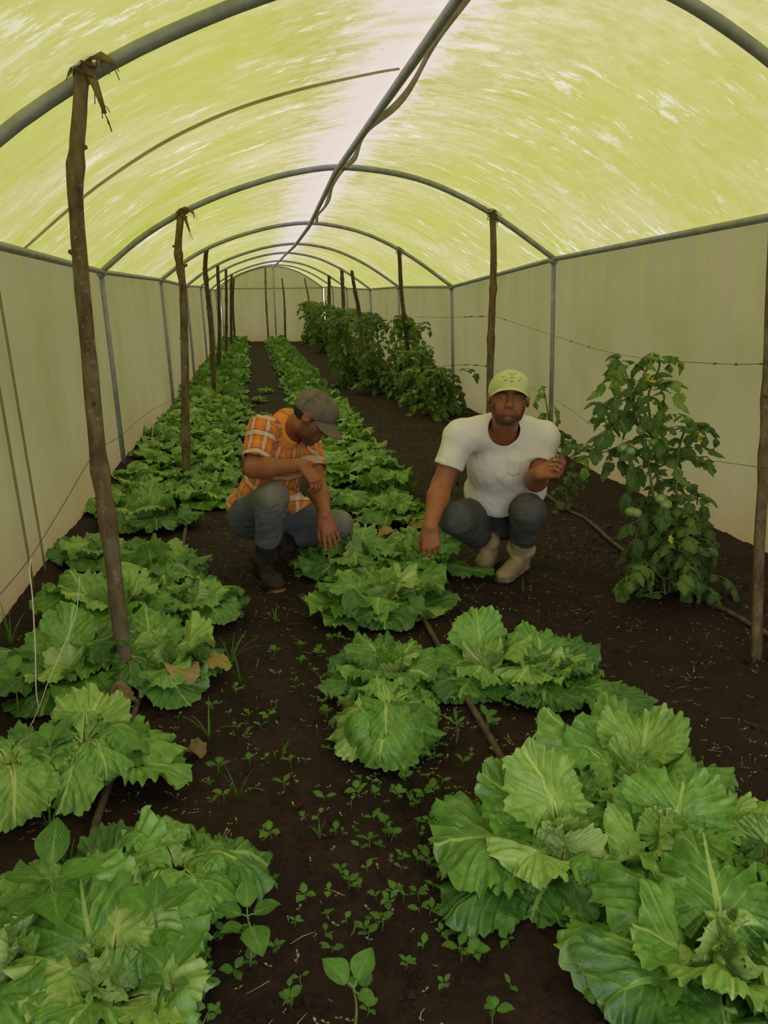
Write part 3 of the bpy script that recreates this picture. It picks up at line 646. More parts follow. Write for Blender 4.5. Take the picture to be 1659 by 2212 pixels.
def face_tint(V, c, R, tips, wx, beard=1.0):
    L = (V - c) @ R; L[:, 0] /= wx; t = col4(len(V)); x, y, z = np.abs(L[:, 0]), L[:, 1], L[:, 2]
    near = (np.linalg.norm(L, axis=1) < .17)
    br = 1.3 * np.exp(-((x - .033) / .022) ** 4 - ((z - .0260 - .004 * np.cos((x - .034) * 60)) / .0062) ** 2) * (y > .04)
    jawline = sstep(-.058, -.084, z + .10 * (x - .05)) * sstep(-.03, .01, y) * (1 - .85 * np.exp(-(x / .020) ** 2 - ((z + .062) / .013) ** 2)) * (1 - .75 * np.exp(-(x / .016) ** 2 - ((z + .083) / .008) ** 2))
    side = sstep(.050, .060, x) * sstep(.0, -.03, z) * sstep(-.02, .0, y) * sstep(-.14, -.10, z)
    mus = np.exp(-((x - .016) / .017) ** 2 - ((z + .0475 + .12 * x * x / .03) / .006) ** 2) * (y > .05)
    under = sstep(-.135, -.11, z)
    t[:, 0] = np.where(near, np.clip(br * 1.1 + beard * (np.maximum(jawline * .8, side * .75) * under + mus * .7), 0, .95), 0)
    t[:, 0] = np.where(near & (np.exp(-((x - .032) / .016) ** 2 - ((z - .0135) / .0022) ** 2) > .5) & (y > .06), np.maximum(t[:, 0], .7), t[:, 0])
    t[:, 1] = np.where(near, np.exp(-(x / .021) ** 4 - ((z + .0625) / .0085) ** 2) * (y > .07) * .75, 0)
    for p, n in tips:
        q = V - p; t[:, 2] = np.maximum(t[:, 2], np.where((q @ n > .0045) & (np.linalg.norm(q, axis=1) < .0105), .55, 0))
    return t
def eyes(root, c, R, wx, sc=1.0, gaze=(0, 0, 0)):
    base = np.array(root.location)
    for s in (-1, 1):
        bm = bmesh.new(); bmesh.ops.create_uvsphere(bm, u_segments=16, v_segments=12, radius=.0125 * sc); me = bpy.data.meshes.new('eyeball'); bm.to_mesh(me); bm.free()
        me.polygons.foreach_set('use_smooth', np.ones(len(me.polygons), bool)); me.materials.append(M['eye'])
        p = c + R @ (A3(s * .032 * wx, .0765, .0085) * sc); e = obj('eyeball', me, root, p - base)
        bm = bmesh.new(); bmesh.ops.create_uvsphere(bm, u_segments=14, v_segments=8, radius=.0066 * sc); me = bpy.data.meshes.new('iris'); bm.to_mesh(me); bm.free(); me.materials.append(M['iris'])
        g = nrm(R @ (A3(0, 1, -.02) + A3(*gaze))); obj('iris', me, e, g * .0064 * sc)
def cap(root, c, R, matname, wx, sc, name, tilt=0.0, brim_len=.072, curve=.030, seed=0, brim_drop=.25):
    """baseball cap: crown shell, curved brim, button, eyelets, seams and rear strap; c,R = head frame"""
    Rt = R @ np.array(Euler((tilt, 0, 0)).to_matrix()); base = np.array(root.location)
    T = lambda x, y, z: c + Rt @ (A3(x * wx, y, z) * sc)
    e = .14 * sc; S = SDF(c - e, c + e + .02, .0035)
    S.ell(T(0, -.010, .042), A3(.086 * wx, .107, .092) * sc, Rt, 0); S.ell(T(0, .048, .060), A3(.060 * wx, .050, .050) * sc, Rt, .03)
    S.shell(.007)
    X_, Y_, Z_ = [S.ax[i].reshape([-1 if j == i else 1 for j in range(3)]) - c[i] for i in range(3)]; lx, ly, lz = [(X_ * Rt[0, i] + Y_ * Rt[1, i] + Z_ * Rt[2, i]) / sc for i in range(3)]
    S.D = np.maximum(S.D, (.034 - curve * 1.9 * np.minimum(np.abs(np.arctan2(lx / wx, ly + .01)) / 1.12, 1) ** 2 - lz).astype(np.float32))
    S.ell(T(0, -.118, .035), A3(.026, .03, .022) * sc, Rt, 0, 'sub')
    V, Q = S.out(); V = relax(V, Q, 2); L = (V - c) @ Rt / sc; N = vnormals(V, Q)
    ang = np.arctan2(L[:, 0], L[:, 1]); groove = np.min([np.abs(((ang - a + math.pi) % (2 * math.pi)) - math.pi) for a in (0, 1.05, 2.09, 3.14, -2.09, -1.05)], axis=0)
    V = V - N * (.0022 * np.exp(-(groove * .09 / .0035) ** 2))[:, None] + N * (.0022 * fbm(V * 30 + seed, 3))[:, None]
    t = col4(len(V)); t[:, 0] = np.clip(.6 * np.exp(-(groove * .09 / .003) ** 2) + .5 * sstep(.0, .5, fbm(V * 14 + seed, 3)), 0, 1)
    CV, CQ = V, Q; cr = finish('cap_crown', V, Q, M[matname], root, {'tint': t}); cr['label'] = name
    nu, nv, th = 25, 10, .0032; G = []
    for lay in (0, 1):
        for j in range(nv):
            for i in range(nu):
                u = -1 + 2 * i / (nu - 1); v = j / (nv - 1); a = u * 1.12
                x0, y0 = .083 * math.sin(a), -.010 + .105 * math.cos(a)
                ext = brim_len * (1 - u * u * u * u) ** .5; x1 = x0 * (1 + .10 * v); y1 = y0 + ext * v
                z = .040 - curve * 1.9 * (u * u) - brim_drop * ext * v - .010 * v * v + (0 if lay == 0 else -th)
                G.append(T(x1, y1, z))
    G = np.array(G); I = lambda l, j, i: l * nu * nv + j * nu + i; F = []
    for j in range(nv - 1):
        for i in range(nu - 1): F += [(I(0, j, i), I(0, j, i + 1), I(0, j + 1, i + 1), I(0, j + 1, i)), (I(1, j, i), I(1, j + 1, i), I(1, j + 1, i + 1), I(1, j, i + 1))]
    for i in range(nu - 1): F += [(I(0, nv - 1, i), I(0, nv - 1, i + 1), I(1, nv - 1, i + 1), I(1, nv - 1, i)), (I(0, 0, i), I(1, 0, i), I(1, 0, i + 1), I(0, 0, i + 1))]
    for j in range(nv - 1): F += [(I(0, j, 0), I(0, j + 1, 0), I(1, j + 1, 0), I(1, j, 0)), (I(0, j, nu - 1), I(1, j, nu - 1), I(1, j + 1, nu - 1), I(0, j + 1, nu - 1))]
    t = col4(len(G)); t[:, 0] = np.clip(sstep(.0, .5, fbm(G * 16 + seed, 3)) * .6, 0, 1)
    obj('cap_brim', mesh('cap_brim', G - base, F, M[matname], attrs={'tint': t}), root)
    bt = []
    p = T(0, -.008, .134); bt.append(tube([p - Rt @ A3(0, 0, .003), p + Rt @ A3(0, 0, .004)], [.007, .005], 8)[:2]); V, F, _ = cat_mesh(bt); obj('cap_button', mesh('cap_button', V - base, F, M[matname], attrs={'tint': col4(len(V))}), root)
    ey = []
    for a in (-2.6, -1.57, -.52, .52, 1.57, 2.6):
        d = A3(math.sin(a) * .72, math.cos(a) * .72, .69); d = A3(.086 * d[0], -.010 + .107 * d[1], .042 + .092 * d[2]); p = T(*d); n = nrm(Rt @ A3(math.sin(a), math.cos(a), .9)); ey.append(tube([p - n * .002, p + n * .0018], .0032, 7)[:2])
    V, F, _ = cat_mesh(ey); obj('cap_eyelets', mesh('cap_eyelets', V - base, F, M['wire']), root)
    return Rt, CV, CQ
def pocket_patch(root, shirt_me_V, shirt_Q, origin, right, down, w, h, mat, name, toward, off=.004, nx=9, ny=9, tint=None, plaid=None, point=.25):
    bv = BVHTree.FromPolygons([Vector(v) for v in shirt_me_V], [tuple(q) for q in shirt_Q]); G = []
    for j in range(ny):
        for i in range(nx):
            u, v = i / (nx - 1), j / (ny - 1); hh = h * (1 + point * (1 - abs(2 * u - 1)) - point)
            p = origin + right * (u - .5) * w + down * v * hh; q = p - toward * .25
            hit = bv.ray_cast(Vector(q), Vector(toward), .6); loc = np.array(hit[0]) if hit[0] is not None else p
            G.append(loc - toward * off)
    G = np.array(G); B = G + toward * .003; n = nx * ny; F = []
    for j in range(ny - 1):
        for i in range(nx - 1): a = j * nx + i; F += [(a, a + 1, a + nx + 1, a + nx), (n + a, n + a + nx, n + a + nx + 1, n + a + 1)]
    rim = [i for i in range(nx)] + [j * nx + nx - 1 for j in range(1, ny)] + [(ny - 1) * nx + i for i in range(nx - 2, -1, -1)] + [j * nx for j in range(ny - 2, 0, -1)]
    F += [(rim[k], n + rim[k], n + rim[(k + 1) % len(rim)], rim[(k + 1) % len(rim)]) for k in range(len(rim))]
    at_ = {'tint': col4(2 * n)}
    if plaid is not None: at_['plaid'] = np.concatenate([plaid(G), plaid(G)])
    return obj(name, mesh(name, np.concatenate([G, B]) - np.array(root.location), F, mat, attrs=at_), root)
# ------------------------------------------------------------------ the two men
CAMDIR = lambda p: nrm(np.array([0, 0, CAMH]) - p)      # towards the camera
RIGHT = A3(_cY, -_sY, 0)
def fold(V, N, amp, freq, axis, seed, along=.25):
    """cloth folds: noise stretched along an axis"""
    a = nrm(axis); P = V - np.outer(V @ a, a) * (1 - along); n = 1 - np.abs(fbm(P * freq + seed, 3)) * 2.2
    return V + N * (amp * (n - .5))[:, None]
def boot(S, an, toe, kn, r_sh, top, sole_z):
    """rubber boot: shaft, heel, foot, toe box"""
    d = toe - an; d[2] = 0; L = np.linalg.norm(d); d = d / L; an2 = an.copy(); sd = A3(-d[1], d[0], 0)
    sh = an + (kn - an) * top; S.cone(an + A3(0, 0, -.01), sh, r_sh * .86, r_sh, .02)
    heel = an - d * .035; heel = A3(heel[0], heel[1], sole_z + .045); S.ell(heel, A3(.042, .05, .055), np.stack([sd, d, A3(0, 0, 1)], 1), .03)
    mid = an + d * L * .45; mid = A3(mid[0], mid[1], sole_z + .048); S.ell(mid, A3(.044, .085, .048), np.stack([sd, d, A3(0, 0, 1)], 1), .035)
    tp = A3(toe[0], toe[1], sole_z + .036) - d * .03; S.ell(tp, A3(.050, .062, .037), np.stack([sd, d, A3(0, 0, 1)], 1), .03)
    S.cone(A3(heel[0], heel[1], sole_z + .014) - d * .012, A3(tp[0], tp[1], sole_z + .014) + d * .014, .044, .050, .006, flat=(A3(0, 0, 1), 3.2))
    for f in (.22,): c = an + (kn - an) * top * f; S.cone(c - sd * .02, c + sd * .02, r_sh * .92, r_sh * .92, .012)
def man_white():
    J = {k: at(*v) for k, v in dict(hc=(1099, 862, 3.50), neck=(1099, 918, 3.60), shR=(994, 942, 3.64), shL=(1174, 945, 3.68), elR=(953, 1050, 3.60), wrR=(929, 1138, 3.42), elL=(1158, 1040, 3.56),
         wrL=(1166, 1022, 3.34), hipR=(1055, 1100, 3.97), hipL=(1122, 1100, 3.97), knR=(986, 1122, 3.62), knL=(1141, 1104, 3.52), anR=(1058, 1176, 3.90), anL=(1123, 1200, 3.74), toeL=(1086, 1250, 3.57), toeR=(1044, 1216, 3.80)).items()}
    gl, gr = float(soil(*J['toeL'][:2])) , float(soil(*J['toeR'][:2]))
    J['anL'][2] = gl + .095; J['anR'][2] = gr + .115; J['toeL'][2] = gl + .03; J['toeR'][2] = gr + .03
    pel = (J['hipR'] + J['hipL']) / 2; shm = (J['shR'] + J['shL']) / 2
    root = thing('person', 'crouching man in a white T-shirt and pale green cap holding a tomato leaf', 'person', (float(pel[0]), float(pel[1]) - .1, (gl + gr) / 2))
    up = nrm(shm - pel); lf = nrm(J['shL'] - J['shR']); lf = nrm(lf - up * (lf @ up)); fr = np.cross(up, lf) * -1; fr = fr if fr @ CAMDIR(pel) > 0 else -fr
    B = np.stack([lf, fr, up], 1); wx = 1.10; sc = 1.0
    hf = CAMDIR(J['hc']) + RIGHT * .06 + A3(0, 0, -.03); R = frame(hf, A3(0, 0, 1) + RIGHT * .07); c = J['hc']
    # body
    S = SDF(A3(.68, 3.08, .0), A3(1.62, 4.2, 1.12), .0038)
    S.ell(pel, A3(.13, .10, .10), B, .03); S.cone(pel, shm - up * .12, .09, .09, .04); S.cone(shm - up * .10 - lf * .08, shm - up * .10 + lf * .08, .075, .075, .04)
    S.cone(J['shR'], J['shL'], .046, .046, .03); S.cone(shm + up * .0, c + R @ A3(0, -.02, -.07), .066, .062, .045)
    for q in 'RL': S.chain([J['hip' + q], J['kn' + q], J['an' + q]], [.075, .055, .040], .03); S.ell(J['an' + q] + A3(0, 0, -.04), A3(.03, .05, .03), None, .02)
    for q, e in (('R', 'elR'), ('L', 'elL')):
        s, el, w = J['sh' + q], J[e], J['wr' + q]; m = el + (w - el) * .28
        S.chain([s, s + (el - s) * .45, el, m, w], [.052, .057, .047, .051, .032], .03)
    head(S, c, R, wx, 1.04, sc)
    wr = J['wrR']; tR = hand(S, wr, A3(.02, -.25, -1), A3(-.30, -1, .2), 1, [(.45, .75, .5), (.5, .8, .5), (.55, .8, .5), (.6, .8, .5)], .10, 1.06, (.55, .3, .3))
    wl = J['wrL']; f2 = nrm(RIGHT * .85 + CAMDIR(wl) * .30 + A3(0, 0, .10)); bk = nrm(A3(0, 0, -.8) - CAMDIR(wl) * .55)
    tL = hand(S, wl, f2, bk, 1 if np.cross(f2, bk) @ A3(0, 0, 1) > 0 else -1, [(1.0, 1.0, .6), (1.15, 1.15, .7), (1.25, 1.2, .8), (1.3, 1.2, .8)], .06, 1.06, (.55, .9, .6))
    V, Q = S.out(); V = relax(V, Q, 1, .4)
    finish('body', V, Q, M['skin_b'], root, {'tint': face_tint(V, c, R, tR + tL, wx, 1.0)})['label'] = 'tanned skin with a short dark beard'
    eyes(root, c, R, wx)
    S = SDF(c - .13, c + .13, .004); S.ell(c + R @ A3(0, -.014, .030), A3(.0795 * wx, .099, .088), R, 0); S.keep(c + R @ A3(0, 0, -.015), R @ A3(0, .25, -1)); S.keep(c + R @ A3(0, .038, 0), R @ A3(0, 1, -.25))
    V, Q = S.out(); V += vnormals(V, Q) * (.002 * fbm(V * 90, 2))[:, None]; finish('hair', V, Q, M['hair'], root)
    Rt, CV, CQ = cap(root, c + R @ A3(0, 0, -.002), R, 'cap_green', wx, 1.05, 'pale lime green cotton cap', .22, .066, .017, 3, .26)
    # stitched patches on the crown
    parts = []; bv = BVHTree.FromPolygons([Vector(v) for v in CV], [tuple(q) for q in CQ]); fw = Rt @ A3(0, 1, 0)
    for (x, z, w) in ((0, .098, .016), (0, .080, .024), (0, .062, .018), (.026, .066, .014), (-.030, .070, .012), (.014, .106, .006), (-.014, .106, .006), (.036, .084, .008), (-.036, .082, .008)):
        pts2 = []
        for u in (-.5, -.25, 0, .25, .5):
            o_ = c + Rt @ A3(x * wx + w * u, .25, z - .25 * abs(u) * .02); h_ = bv.ray_cast(Vector(o_), Vector(-fw), .4)
            if h_[0] is not None: pts2.append(np.array(h_[0]) + fw * .0012)
        if len(pts2) > 2: parts.append(tube(pts2, .0013, 5)[:2])
    V, F, _ = cat_mesh(parts); obj('cap_stitching', mesh('cap_stitching', V - np.array(root.location), F, M['thread']), root)
    # T-shirt
    S = SDF(A3(.84, 3.3, .22), A3(1.6, 4.2, .95), .005)
    S.ell(shm - up * .15 + fr * .02, A3(.185, .145, .18), B, .02); S.ell(pel + up * .17 + fr * .035, A3(.190, .165, .21), B, .06); S.cone(pel + up * .2 + fr * .03, shm - up * .15 + fr * .03, .15, .15, .05, flat=(lf, .80)); S.cone(J['shR'] + up * .004, J['shL'] + up * .004, .070, .070, .05)
    S.cone(shm + up * .01, shm + up * .06, .090, .072, .04)
    for q in 'RL': S.cone(shm + up * .03, J['sh' + q], .072, .066, .05); S.cone(shm + A3(0, 0, .055) + up * .01 + (J['sh' + q] - shm) * .30, J['sh' + q] + A3(0, 0, -.004), .056, .056, .05)
    for q, e in (('R', 'elR'), ('L', 'elL')):
        s, el = J['sh' + q], J[e]; d = nrm(el - s); S.sleeve(s, d, .165 if q == 'R' else .150, .066, .083)
    S.ell(pel + up * .20 + fr * .04, A3(.212, .165, .14), B, .06); S.keep(pel + up * .175, -up + fr * .12)
    S.shell(.014)
    for q, L_ in (('R', .165), ('L', .150)): s, d = J['sh' + q], nrm(J['el' + q] - J['sh' + q]); S.cone(s + d * .10, s + d * (L_ + .004), .063, .066, 0, 'sub')
    S.ell(shm + up * .105 + fr * .050, A3(.080, .075, .085), B, .004, 'sub')
    V, Q = S.out(); V = relax(V, Q, 2); N = vnormals(V, Q)
    V = fold(V, N, .010, 6, up * .8 + lf * .7, 3, .04); V = fold(V, N, .005, 14, up - lf * .8, 9, .04); V = relax(V, Q, 2, .4)
    finish('t_shirt', V, Q, M['tee'], root, {'tint': col4(len(V))})['label'] = 'plain white short-sleeved T-shirt'
    tw = -CAMDIR(shm)
    pocket_patch(root, V, Q, at(1112, 992, 3.5), nrm(RIGHT + A3(0, 0, -.12)), A3(-.02, 0, -1), .062, .085, M['tee'], 'chest_pocket', tw, .003, 11, 11, point=.12)
    # trousers
    S = SDF(A3(.80, 3.3, .06), A3(1.62, 4.25, .62), .005); S.ell(pel, A3(.185, .15, .14), B, .03); S.ell(pel + up * .08, A3(.17, .135, .10), B, .04); S.ell(pel + fr * .10 - up * .03, A3(.12, .08, .07), B, .05)
    for q in 'RL':
        h_, k_, a_ = J['hip' + q], J['kn' + q], J['an' + q]; S.cone(h_, k_ + (h_ - k_) * .05, .105, .086, .05); S.sleeve(k_, nrm(a_ - k_), np.linalg.norm(a_ - k_) * (.60 if q == 'L' else .66), .084, .076, .035)
    V, Q = S.out(); V = relax(V, Q, 2); N = vnormals(V, Q)
    V = fold(V, N, .008, 8, lf + A3(0, 0, .3), 21, .10); V = fold(V, N, .004, 16, A3(.5, .3, -.3), 5, .10); V = fold(V, N, .005, 22, A3(.9, -.2, .2), 61, .12); V = relax(V, Q, 2, .4)
    t = col4(len(V))
    for q in 'RL': t[:, 0] = np.maximum(t[:, 0], .75 * np.exp(-(np.linalg.norm(V - (J['kn' + q] + CAMDIR(pel) * .05 + A3(0, 0, .04)), axis=1) / .10) ** 2)); t[:, 1] = np.maximum(t[:, 1], .4 * np.exp(-(np.linalg.norm(V - J['an' + q], axis=1) / .14) ** 2))
    finish('trousers', V, Q, M['jeans_dark'], root, {'tint': t})['label'] = 'dark grey-blue work jeans'
    for q, top, rs in (('L', .60, .064), ('R', .52, .060)):
        a_, t_, k_ = J['an' + q], J['toe' + q], J['kn' + q]; S = SDF(np.minimum(a_, t_) - A3(.16, .16, .13), np.maximum(np.maximum(a_, t_), a_ + (k_ - a_) * top) + .12, .004); boot(S, a_, t_, k_, rs, top, (gl if q == 'L' else gr) - .004)
        V, Q = S.out(); V = relax(V, Q, 2); V += vnormals(V, Q) * (.004 * fbm(V * 22, 3))[:, None]
        t = col4(len(V)); g = gl if q == 'L' else gr; t[:, 0] = np.clip(1.1 - (V[:, 2] - g) / .07, 0, 1) * .7 + .35 * sstep(.1, .4, fbm(V * 18, 3)); t[:, 1] = np.clip(1 - (V[:, 2] - g) / .03, 0, 1)
        finish('boot', V, Q, M['boot_pale'], root, {'tint': np.clip(t, 0, 1)})['label'] = 'muddy cream rubber boot'
    return root, J
def man_plaid():
    J = {k: at(*v) for k, v in dict(hc=(675, 902, 3.76), neck=(640, 928, 3.84), shR=(566, 930, 3.74), shL=(664, 945, 4.02), elR=(548, 1012, 3.62), wrR=(655, 1006, 3.52), elL=(688, 1056, 3.86),
         wrL=(702, 1112, 3.66), hipR=(535, 1110, 4.0), hipL=(578, 1112, 4.12), knR=(592, 1072, 3.60), knL=(736, 1134, 3.94), anR=(568, 1208, 3.78), anL=(604, 1190, 4.12), toeR=(600, 1262, 3.62), toeL=(640, 1200, 4.0)).items()}
    gr, gl = float(soil(*J['toeR'][:2])), float(soil(*J['toeL'][:2])); J['anR'][2] = gr + .10; J['toeR'][2] = gr + .03; J['anL'][2] = gl + .11; J['toeL'][2] = gl + .03
    pel = (J['hipR'] + J['hipL']) / 2; shm = (J['shR'] + J['shL']) / 2
    root = thing('person', 'crouching man in an orange plaid shirt and grey cap looking down at the lettuces', 'person', (float(pel[0]) + .08, float(pel[1]) - .1, (gl + gr) / 2))
    up = nrm(shm - pel); lf = nrm(J['shL'] - J['shR']); lf = nrm(lf - up * (lf @ up)); fr = np.cross(lf, up); fr = fr if fr @ RIGHT > 0 else -fr
    B = np.stack([lf, fr, up], 1); wx = 1.0; c = J['hc']
    hf = RIGHT * .80 + CAMDIR(c) * .20 + A3(0, 0, -.74); R = frame(hf, A3(0, 0, 1) + RIGHT * .35)
    S = SDF(A3(-.32, 3.2, .0), A3(.62, 4.36, 1.05), .0038)
    S.ell(pel, A3(.13, .11, .11), B, .03); S.cone(pel, shm - up * .12, .105, .125, .05); S.cone(J['shR'], J['shL'], .050, .050, .05)
    nb = shm + up * .02; S.cone(nb, c + R @ A3(0, -.03, -.06), .062, .056, .045)
    for q in 'RL': S.chain([J['hip' + q], J['kn' + q], J['an' + q]], [.07, .05, .038], .03); S.ell(J['an' + q] + A3(0, 0, -.04), A3(.03, .05, .03), None, .02)
    for q in 'RL':
        s, el, w = J['sh' + q], J['el' + q], J['wr' + q]; m = el + (w - el) * .28; S.chain([s, s + (el - s) * .45, el, m, w], [.052, .050, .042, .045, .029], .03)
    head(S, c, R, wx, 1.0, 1.0)
    wr = J['wrR']; tR = hand(S, wr, nrm(RIGHT * .62 + A3(0, 0, -.75) + CAMDIR(wr) * .15), nrm(RIGHT * .7 + A3(0, 0, .55) + CAMDIR(wr) * .45), 1 if np.cross(RIGHT * .62 + A3(0, 0, -.75), RIGHT * .7 + A3(0, 0, .55) + CAMDIR(wr) * .45) @ A3(0, 0, -1) < 0 else -1, [(.45, .6, .4), (.55, .7, .4), (.6, .7, .4), (.6, .7, .4)], .05, .98, (.45, .3, .3))
    wl = J['wrL']; fl = nrm(RIGHT * .26 + A3(0, 0, -1) + CAMDIR(wl) * .30); bl = nrm(CAMDIR(wl) * 1.0 + A3(0, 0, .25) + RIGHT * .1); tL = hand(S, wl, fl, bl, 1 if np.cross(fl, bl) @ RIGHT < 0 else -1, [(.10, .16, .10), (.16, .18, .12), (.2, .2, .12), (.22, .22, .15)], .10, 1.02, (.42, -.1, .1))
    V, Q = S.out(); V = relax(V, Q, 1, .4); finish('body', V, Q, M['skin_a'], root, {'tint': face_tint(V, c, R, tR + tL, wx, .75)})['label'] = 'sun-darkened skin with stubble'
    eyes(root, c, R, wx, 1.0, (0, 0, -.4))
    S = SDF(c - .13, c + .13, .004); S.ell(c + R @ A3(0, -.016, .026), A3(.0805, .102, .090), R, 0); S.keep(c + R @ A3(0, 0, -.030), R @ A3(0, .30, -1)); S.keep(c + R @ A3(0, .030, 0), R @ A3(0, 1, -.1)); 
    for s in (-1, 1): S.ell(c + R @ A3(s * .085, -.010, -.006), A3(.03, .024, .036), R, 0, 'sub'); S.cone(c + R @ A3(s * .068, .024, .02), c + R @ A3(s * .066, .020, -.022), .009, .005, .006)
    V, Q = S.out(); V += vnormals(V, Q) * (.003 * fbm(V * 80, 2))[:, None]; finish('hair', V, Q, M['hair'], root)['label'] = 'short black hair under the cap'
    Rt, CV, CQ = cap(root, c, R, 'cap_grey', wx, 1.03, 'worn grey-brown baseball cap', .10, .082, .015, 11, .34)
    # strap over the opening at the back of the cap
    th = np.linspace(-.35, .35, 10); V, F = ribbon([c + Rt @ (A3(.088 * math.sin(math.pi + a), -.010 + .110 * math.cos(math.pi + a), .022) * 1.03) for a in th], .016, Rt @ A3(0, 0, 1), .003); obj('cap_strap', mesh('cap_strap', V - np.array(root.location), F, M['tee'], attrs={'tint': col4(len(V))}), root)
    # shirt
    S = SDF(A3(-.30, 3.3, .10), A3(.55, 4.4, .98), .005)
    S.ell(shm - up * .14 + fr * .015, A3(.175, .130, .16), B, .02); S.ell(pel + up * .16 + fr * .02, A3(.175, .145, .20), B, .05); S.ell(pel + up * .03 - fr * .05, A3(.165, .12, .10), B, .05)
    S.cone(J['shR'], J['shL'], .064, .064, .05); S.cone(shm + up * .015, shm + up * .05, .080, .066, .04)
    for q in 'RL': S.sleeve(J['sh' + q], nrm(J['el' + q] - J['sh' + q]), .165 if q == 'R' else .185, .066, .076)
    S.keep(pel + up * .015 - fr * .03, -up + fr * .55)
    S.shell(.014)
    for q, L_ in (('R', .165), ('L', .185)): s, d = J['sh' + q], nrm(J['el' + q] - J['sh' + q]); S.cone(s + d * .10, s + d * (L_ + .004), .058, .060, 0, 'sub')
    S.ell(shm + up * .085 + fr * .062, A3(.060, .080, .10), B, .004, 'sub'); S.cone(shm + up * .06 + fr * .10, shm - up * .075 + fr * .18, .030, .004, .004, 'sub')
    V, Q = S.out(); V = relax(V, Q, 2); N = vnormals(V, Q); V = fold(V, N, .009, 10, up - lf * .4, 33, .12); V = fold(V, N, .006, 18, fr + up * .5, 39, .12); V = relax(V, Q, 2, .4)
    def plaid(P):
        o = np.zeros((len(P), 3)); L = (P - pel) @ B; ang = np.arctan2(L[:, 0], L[:, 1]); o[:, 0] = ang * .155; o[:, 1] = L[:, 2]
        for q in 'RL':
            s, el = J['sh' + q], J['el' + q]; d = nrm(el - s); r = P - s; t = r @ d; rad = np.linalg.norm(r - np.outer(t, d), axis=1); e1 = nrm(np.cross(d, lf)); e2 = np.cross(d, e1)
            out = (L[:, 0] * (1 if q == 'L' else -1) > .135) & (t > -.03) & (rad < .12); a = np.arctan2(r @ e1, r @ e2); o[out, 0] = a[out] * .075 + .02; o[out, 1] = t[out]
        return o
    finish('plaid_shirt', V, Q, M['plaid'], root, {'plaid': plaid(V)})['label'] = 'orange short-sleeved shirt with white and navy checks'
    # collar: two leaves standing round the neck
    base = np.array(root.location); nc = c + R @ A3(0, -.03, -.085)
    nb2 = nb + (nc - nb) * .35; ax = nrm(nc - nb); e1 = nrm(fr - ax * (fr @ ax)); e2 = np.cross(ax, e1)
    for sgn in (-1, 1):
        G = []; nu, nv = 14, 7
        for j in range(nv):
            for i in range(nu):
                a = sgn * (math.pi - (math.pi - .50) * i / (nu - 1)); v = j / (nv - 1); tip = max(0, (i / (nu - 1) - .55) / .45)
                rr = .068 + .030 * math.sin(v * math.pi * .5) + .022 * v * (1 + tip); hgt = .046 - .062 * v * (1 + 1.0 * tip) + .012 * (1 - v)
                G.append(nb2 + (e1 * math.cos(a) + e2 * math.sin(a)) * rr + ax * hgt + e1 * .012)
        G = np.array(G); N_ = np.cross(np.gradient(G.reshape(nv, nu, 3), axis=1).reshape(-1, 3), np.gradient(G.reshape(nv, nu, 3), axis=0).reshape(-1, 3)); N_ /= np.linalg.norm(N_, axis=1)[:, None] + 1e-9
        n = nu * nv; F = []
        for j in range(nv - 1):
            for i in range(nu - 1): a = j * nu + i; F += [(a, a + 1, a + nu + 1, a + nu), (n + a, n + a + nu, n + a + nu + 1, n + a + 1)]
        rim = list(range(nu)) + [j * nu + nu - 1 for j in range(1, nv)] + [(nv - 1) * nu + i for i in range(nu - 2, -1, -1)] + [j * nu for j in range(nv - 2, 0, -1)]
        F += [(rim[k], n + rim[k], n + rim[(k + 1) % len(rim)], rim[(k + 1) % len(rim)]) for k in range(len(rim))]
        W = np.concatenate([G, G + N_ * .003]); p = np.zeros((2 * n, 3)); p[:, 1] = np.tile(np.repeat(np.linspace(-.01, .02, nv), nu), 2)
        obj('collar', mesh('collar', W - base, F, M['plaid'], attrs={'plaid': p}), root)
    pocket_patch(root, V, Q, at(622, 962, 3.6), nrm(RIGHT + A3(0, 0, -.05)), A3(0, 0, -1), .09, .10, M['plaid'], 'chest_pocket', nrm(-CAMDIR(shm) - RIGHT * .3), .004, plaid=lambda P: plaid(P) + A3(.03, .02, 0))
    # hanging front shirt tail
    t = np.linspace(0, 1, 9); tl = spline([at(640, 1065, 3.72), at(655, 1085, 3.70), at(648, 1105, 3.70)], 9)
    V, F = ribbon(spline([at(628, 1062, 3.80), at(640, 1078, 3.74), at(652, 1098, 3.72)], 9), .10 + .02 * t, RIGHT * 1.0 + A3(0, 0, -.35), .005); V = V + A3(0, 0, 1) * (.006 * np.sin(V[:, 0:1] * 70)); p = np.zeros((len(V), 3)); p[:, 0] = (V @ RIGHT); p[:, 1] = V[:, 2]; obj('shirt_tail', mesh('shirt_tail', V - base, F, M['plaid'], attrs={'plaid': p}), root)
    # jeans
    S = SDF(A3(-.32, 3.35, .06), A3(.62, 4.42, .68), .005); S.ell(pel, A3(.165, .14, .135), B, .03); S.ell(pel + up * .07, A3(.15, .125, .10), B, .04)
    for q in 'RL':
        h_, k_, a_ = J['hip' + q], J['kn' + q], J['an' + q]; S.cone(h_, k_ + (h_ - k_) * .05, .098, .072, .05); S.sleeve(k_, nrm(a_ - k_), np.linalg.norm(a_ - k_) * .66, .072, .068, .035)
    V, Q = S.out(); V = relax(V, Q, 2); N = vnormals(V, Q); V = fold(V, N, .008, 8, A3(.6, .4, .5), 51, .10); V = fold(V, N, .004, 16, A3(.5, .3, -.5), 57, .10); V = fold(V, N, .005, 24, A3(.8, -.3, .2), 61, .12); V = relax(V, Q, 2, .4); t = col4(len(V))
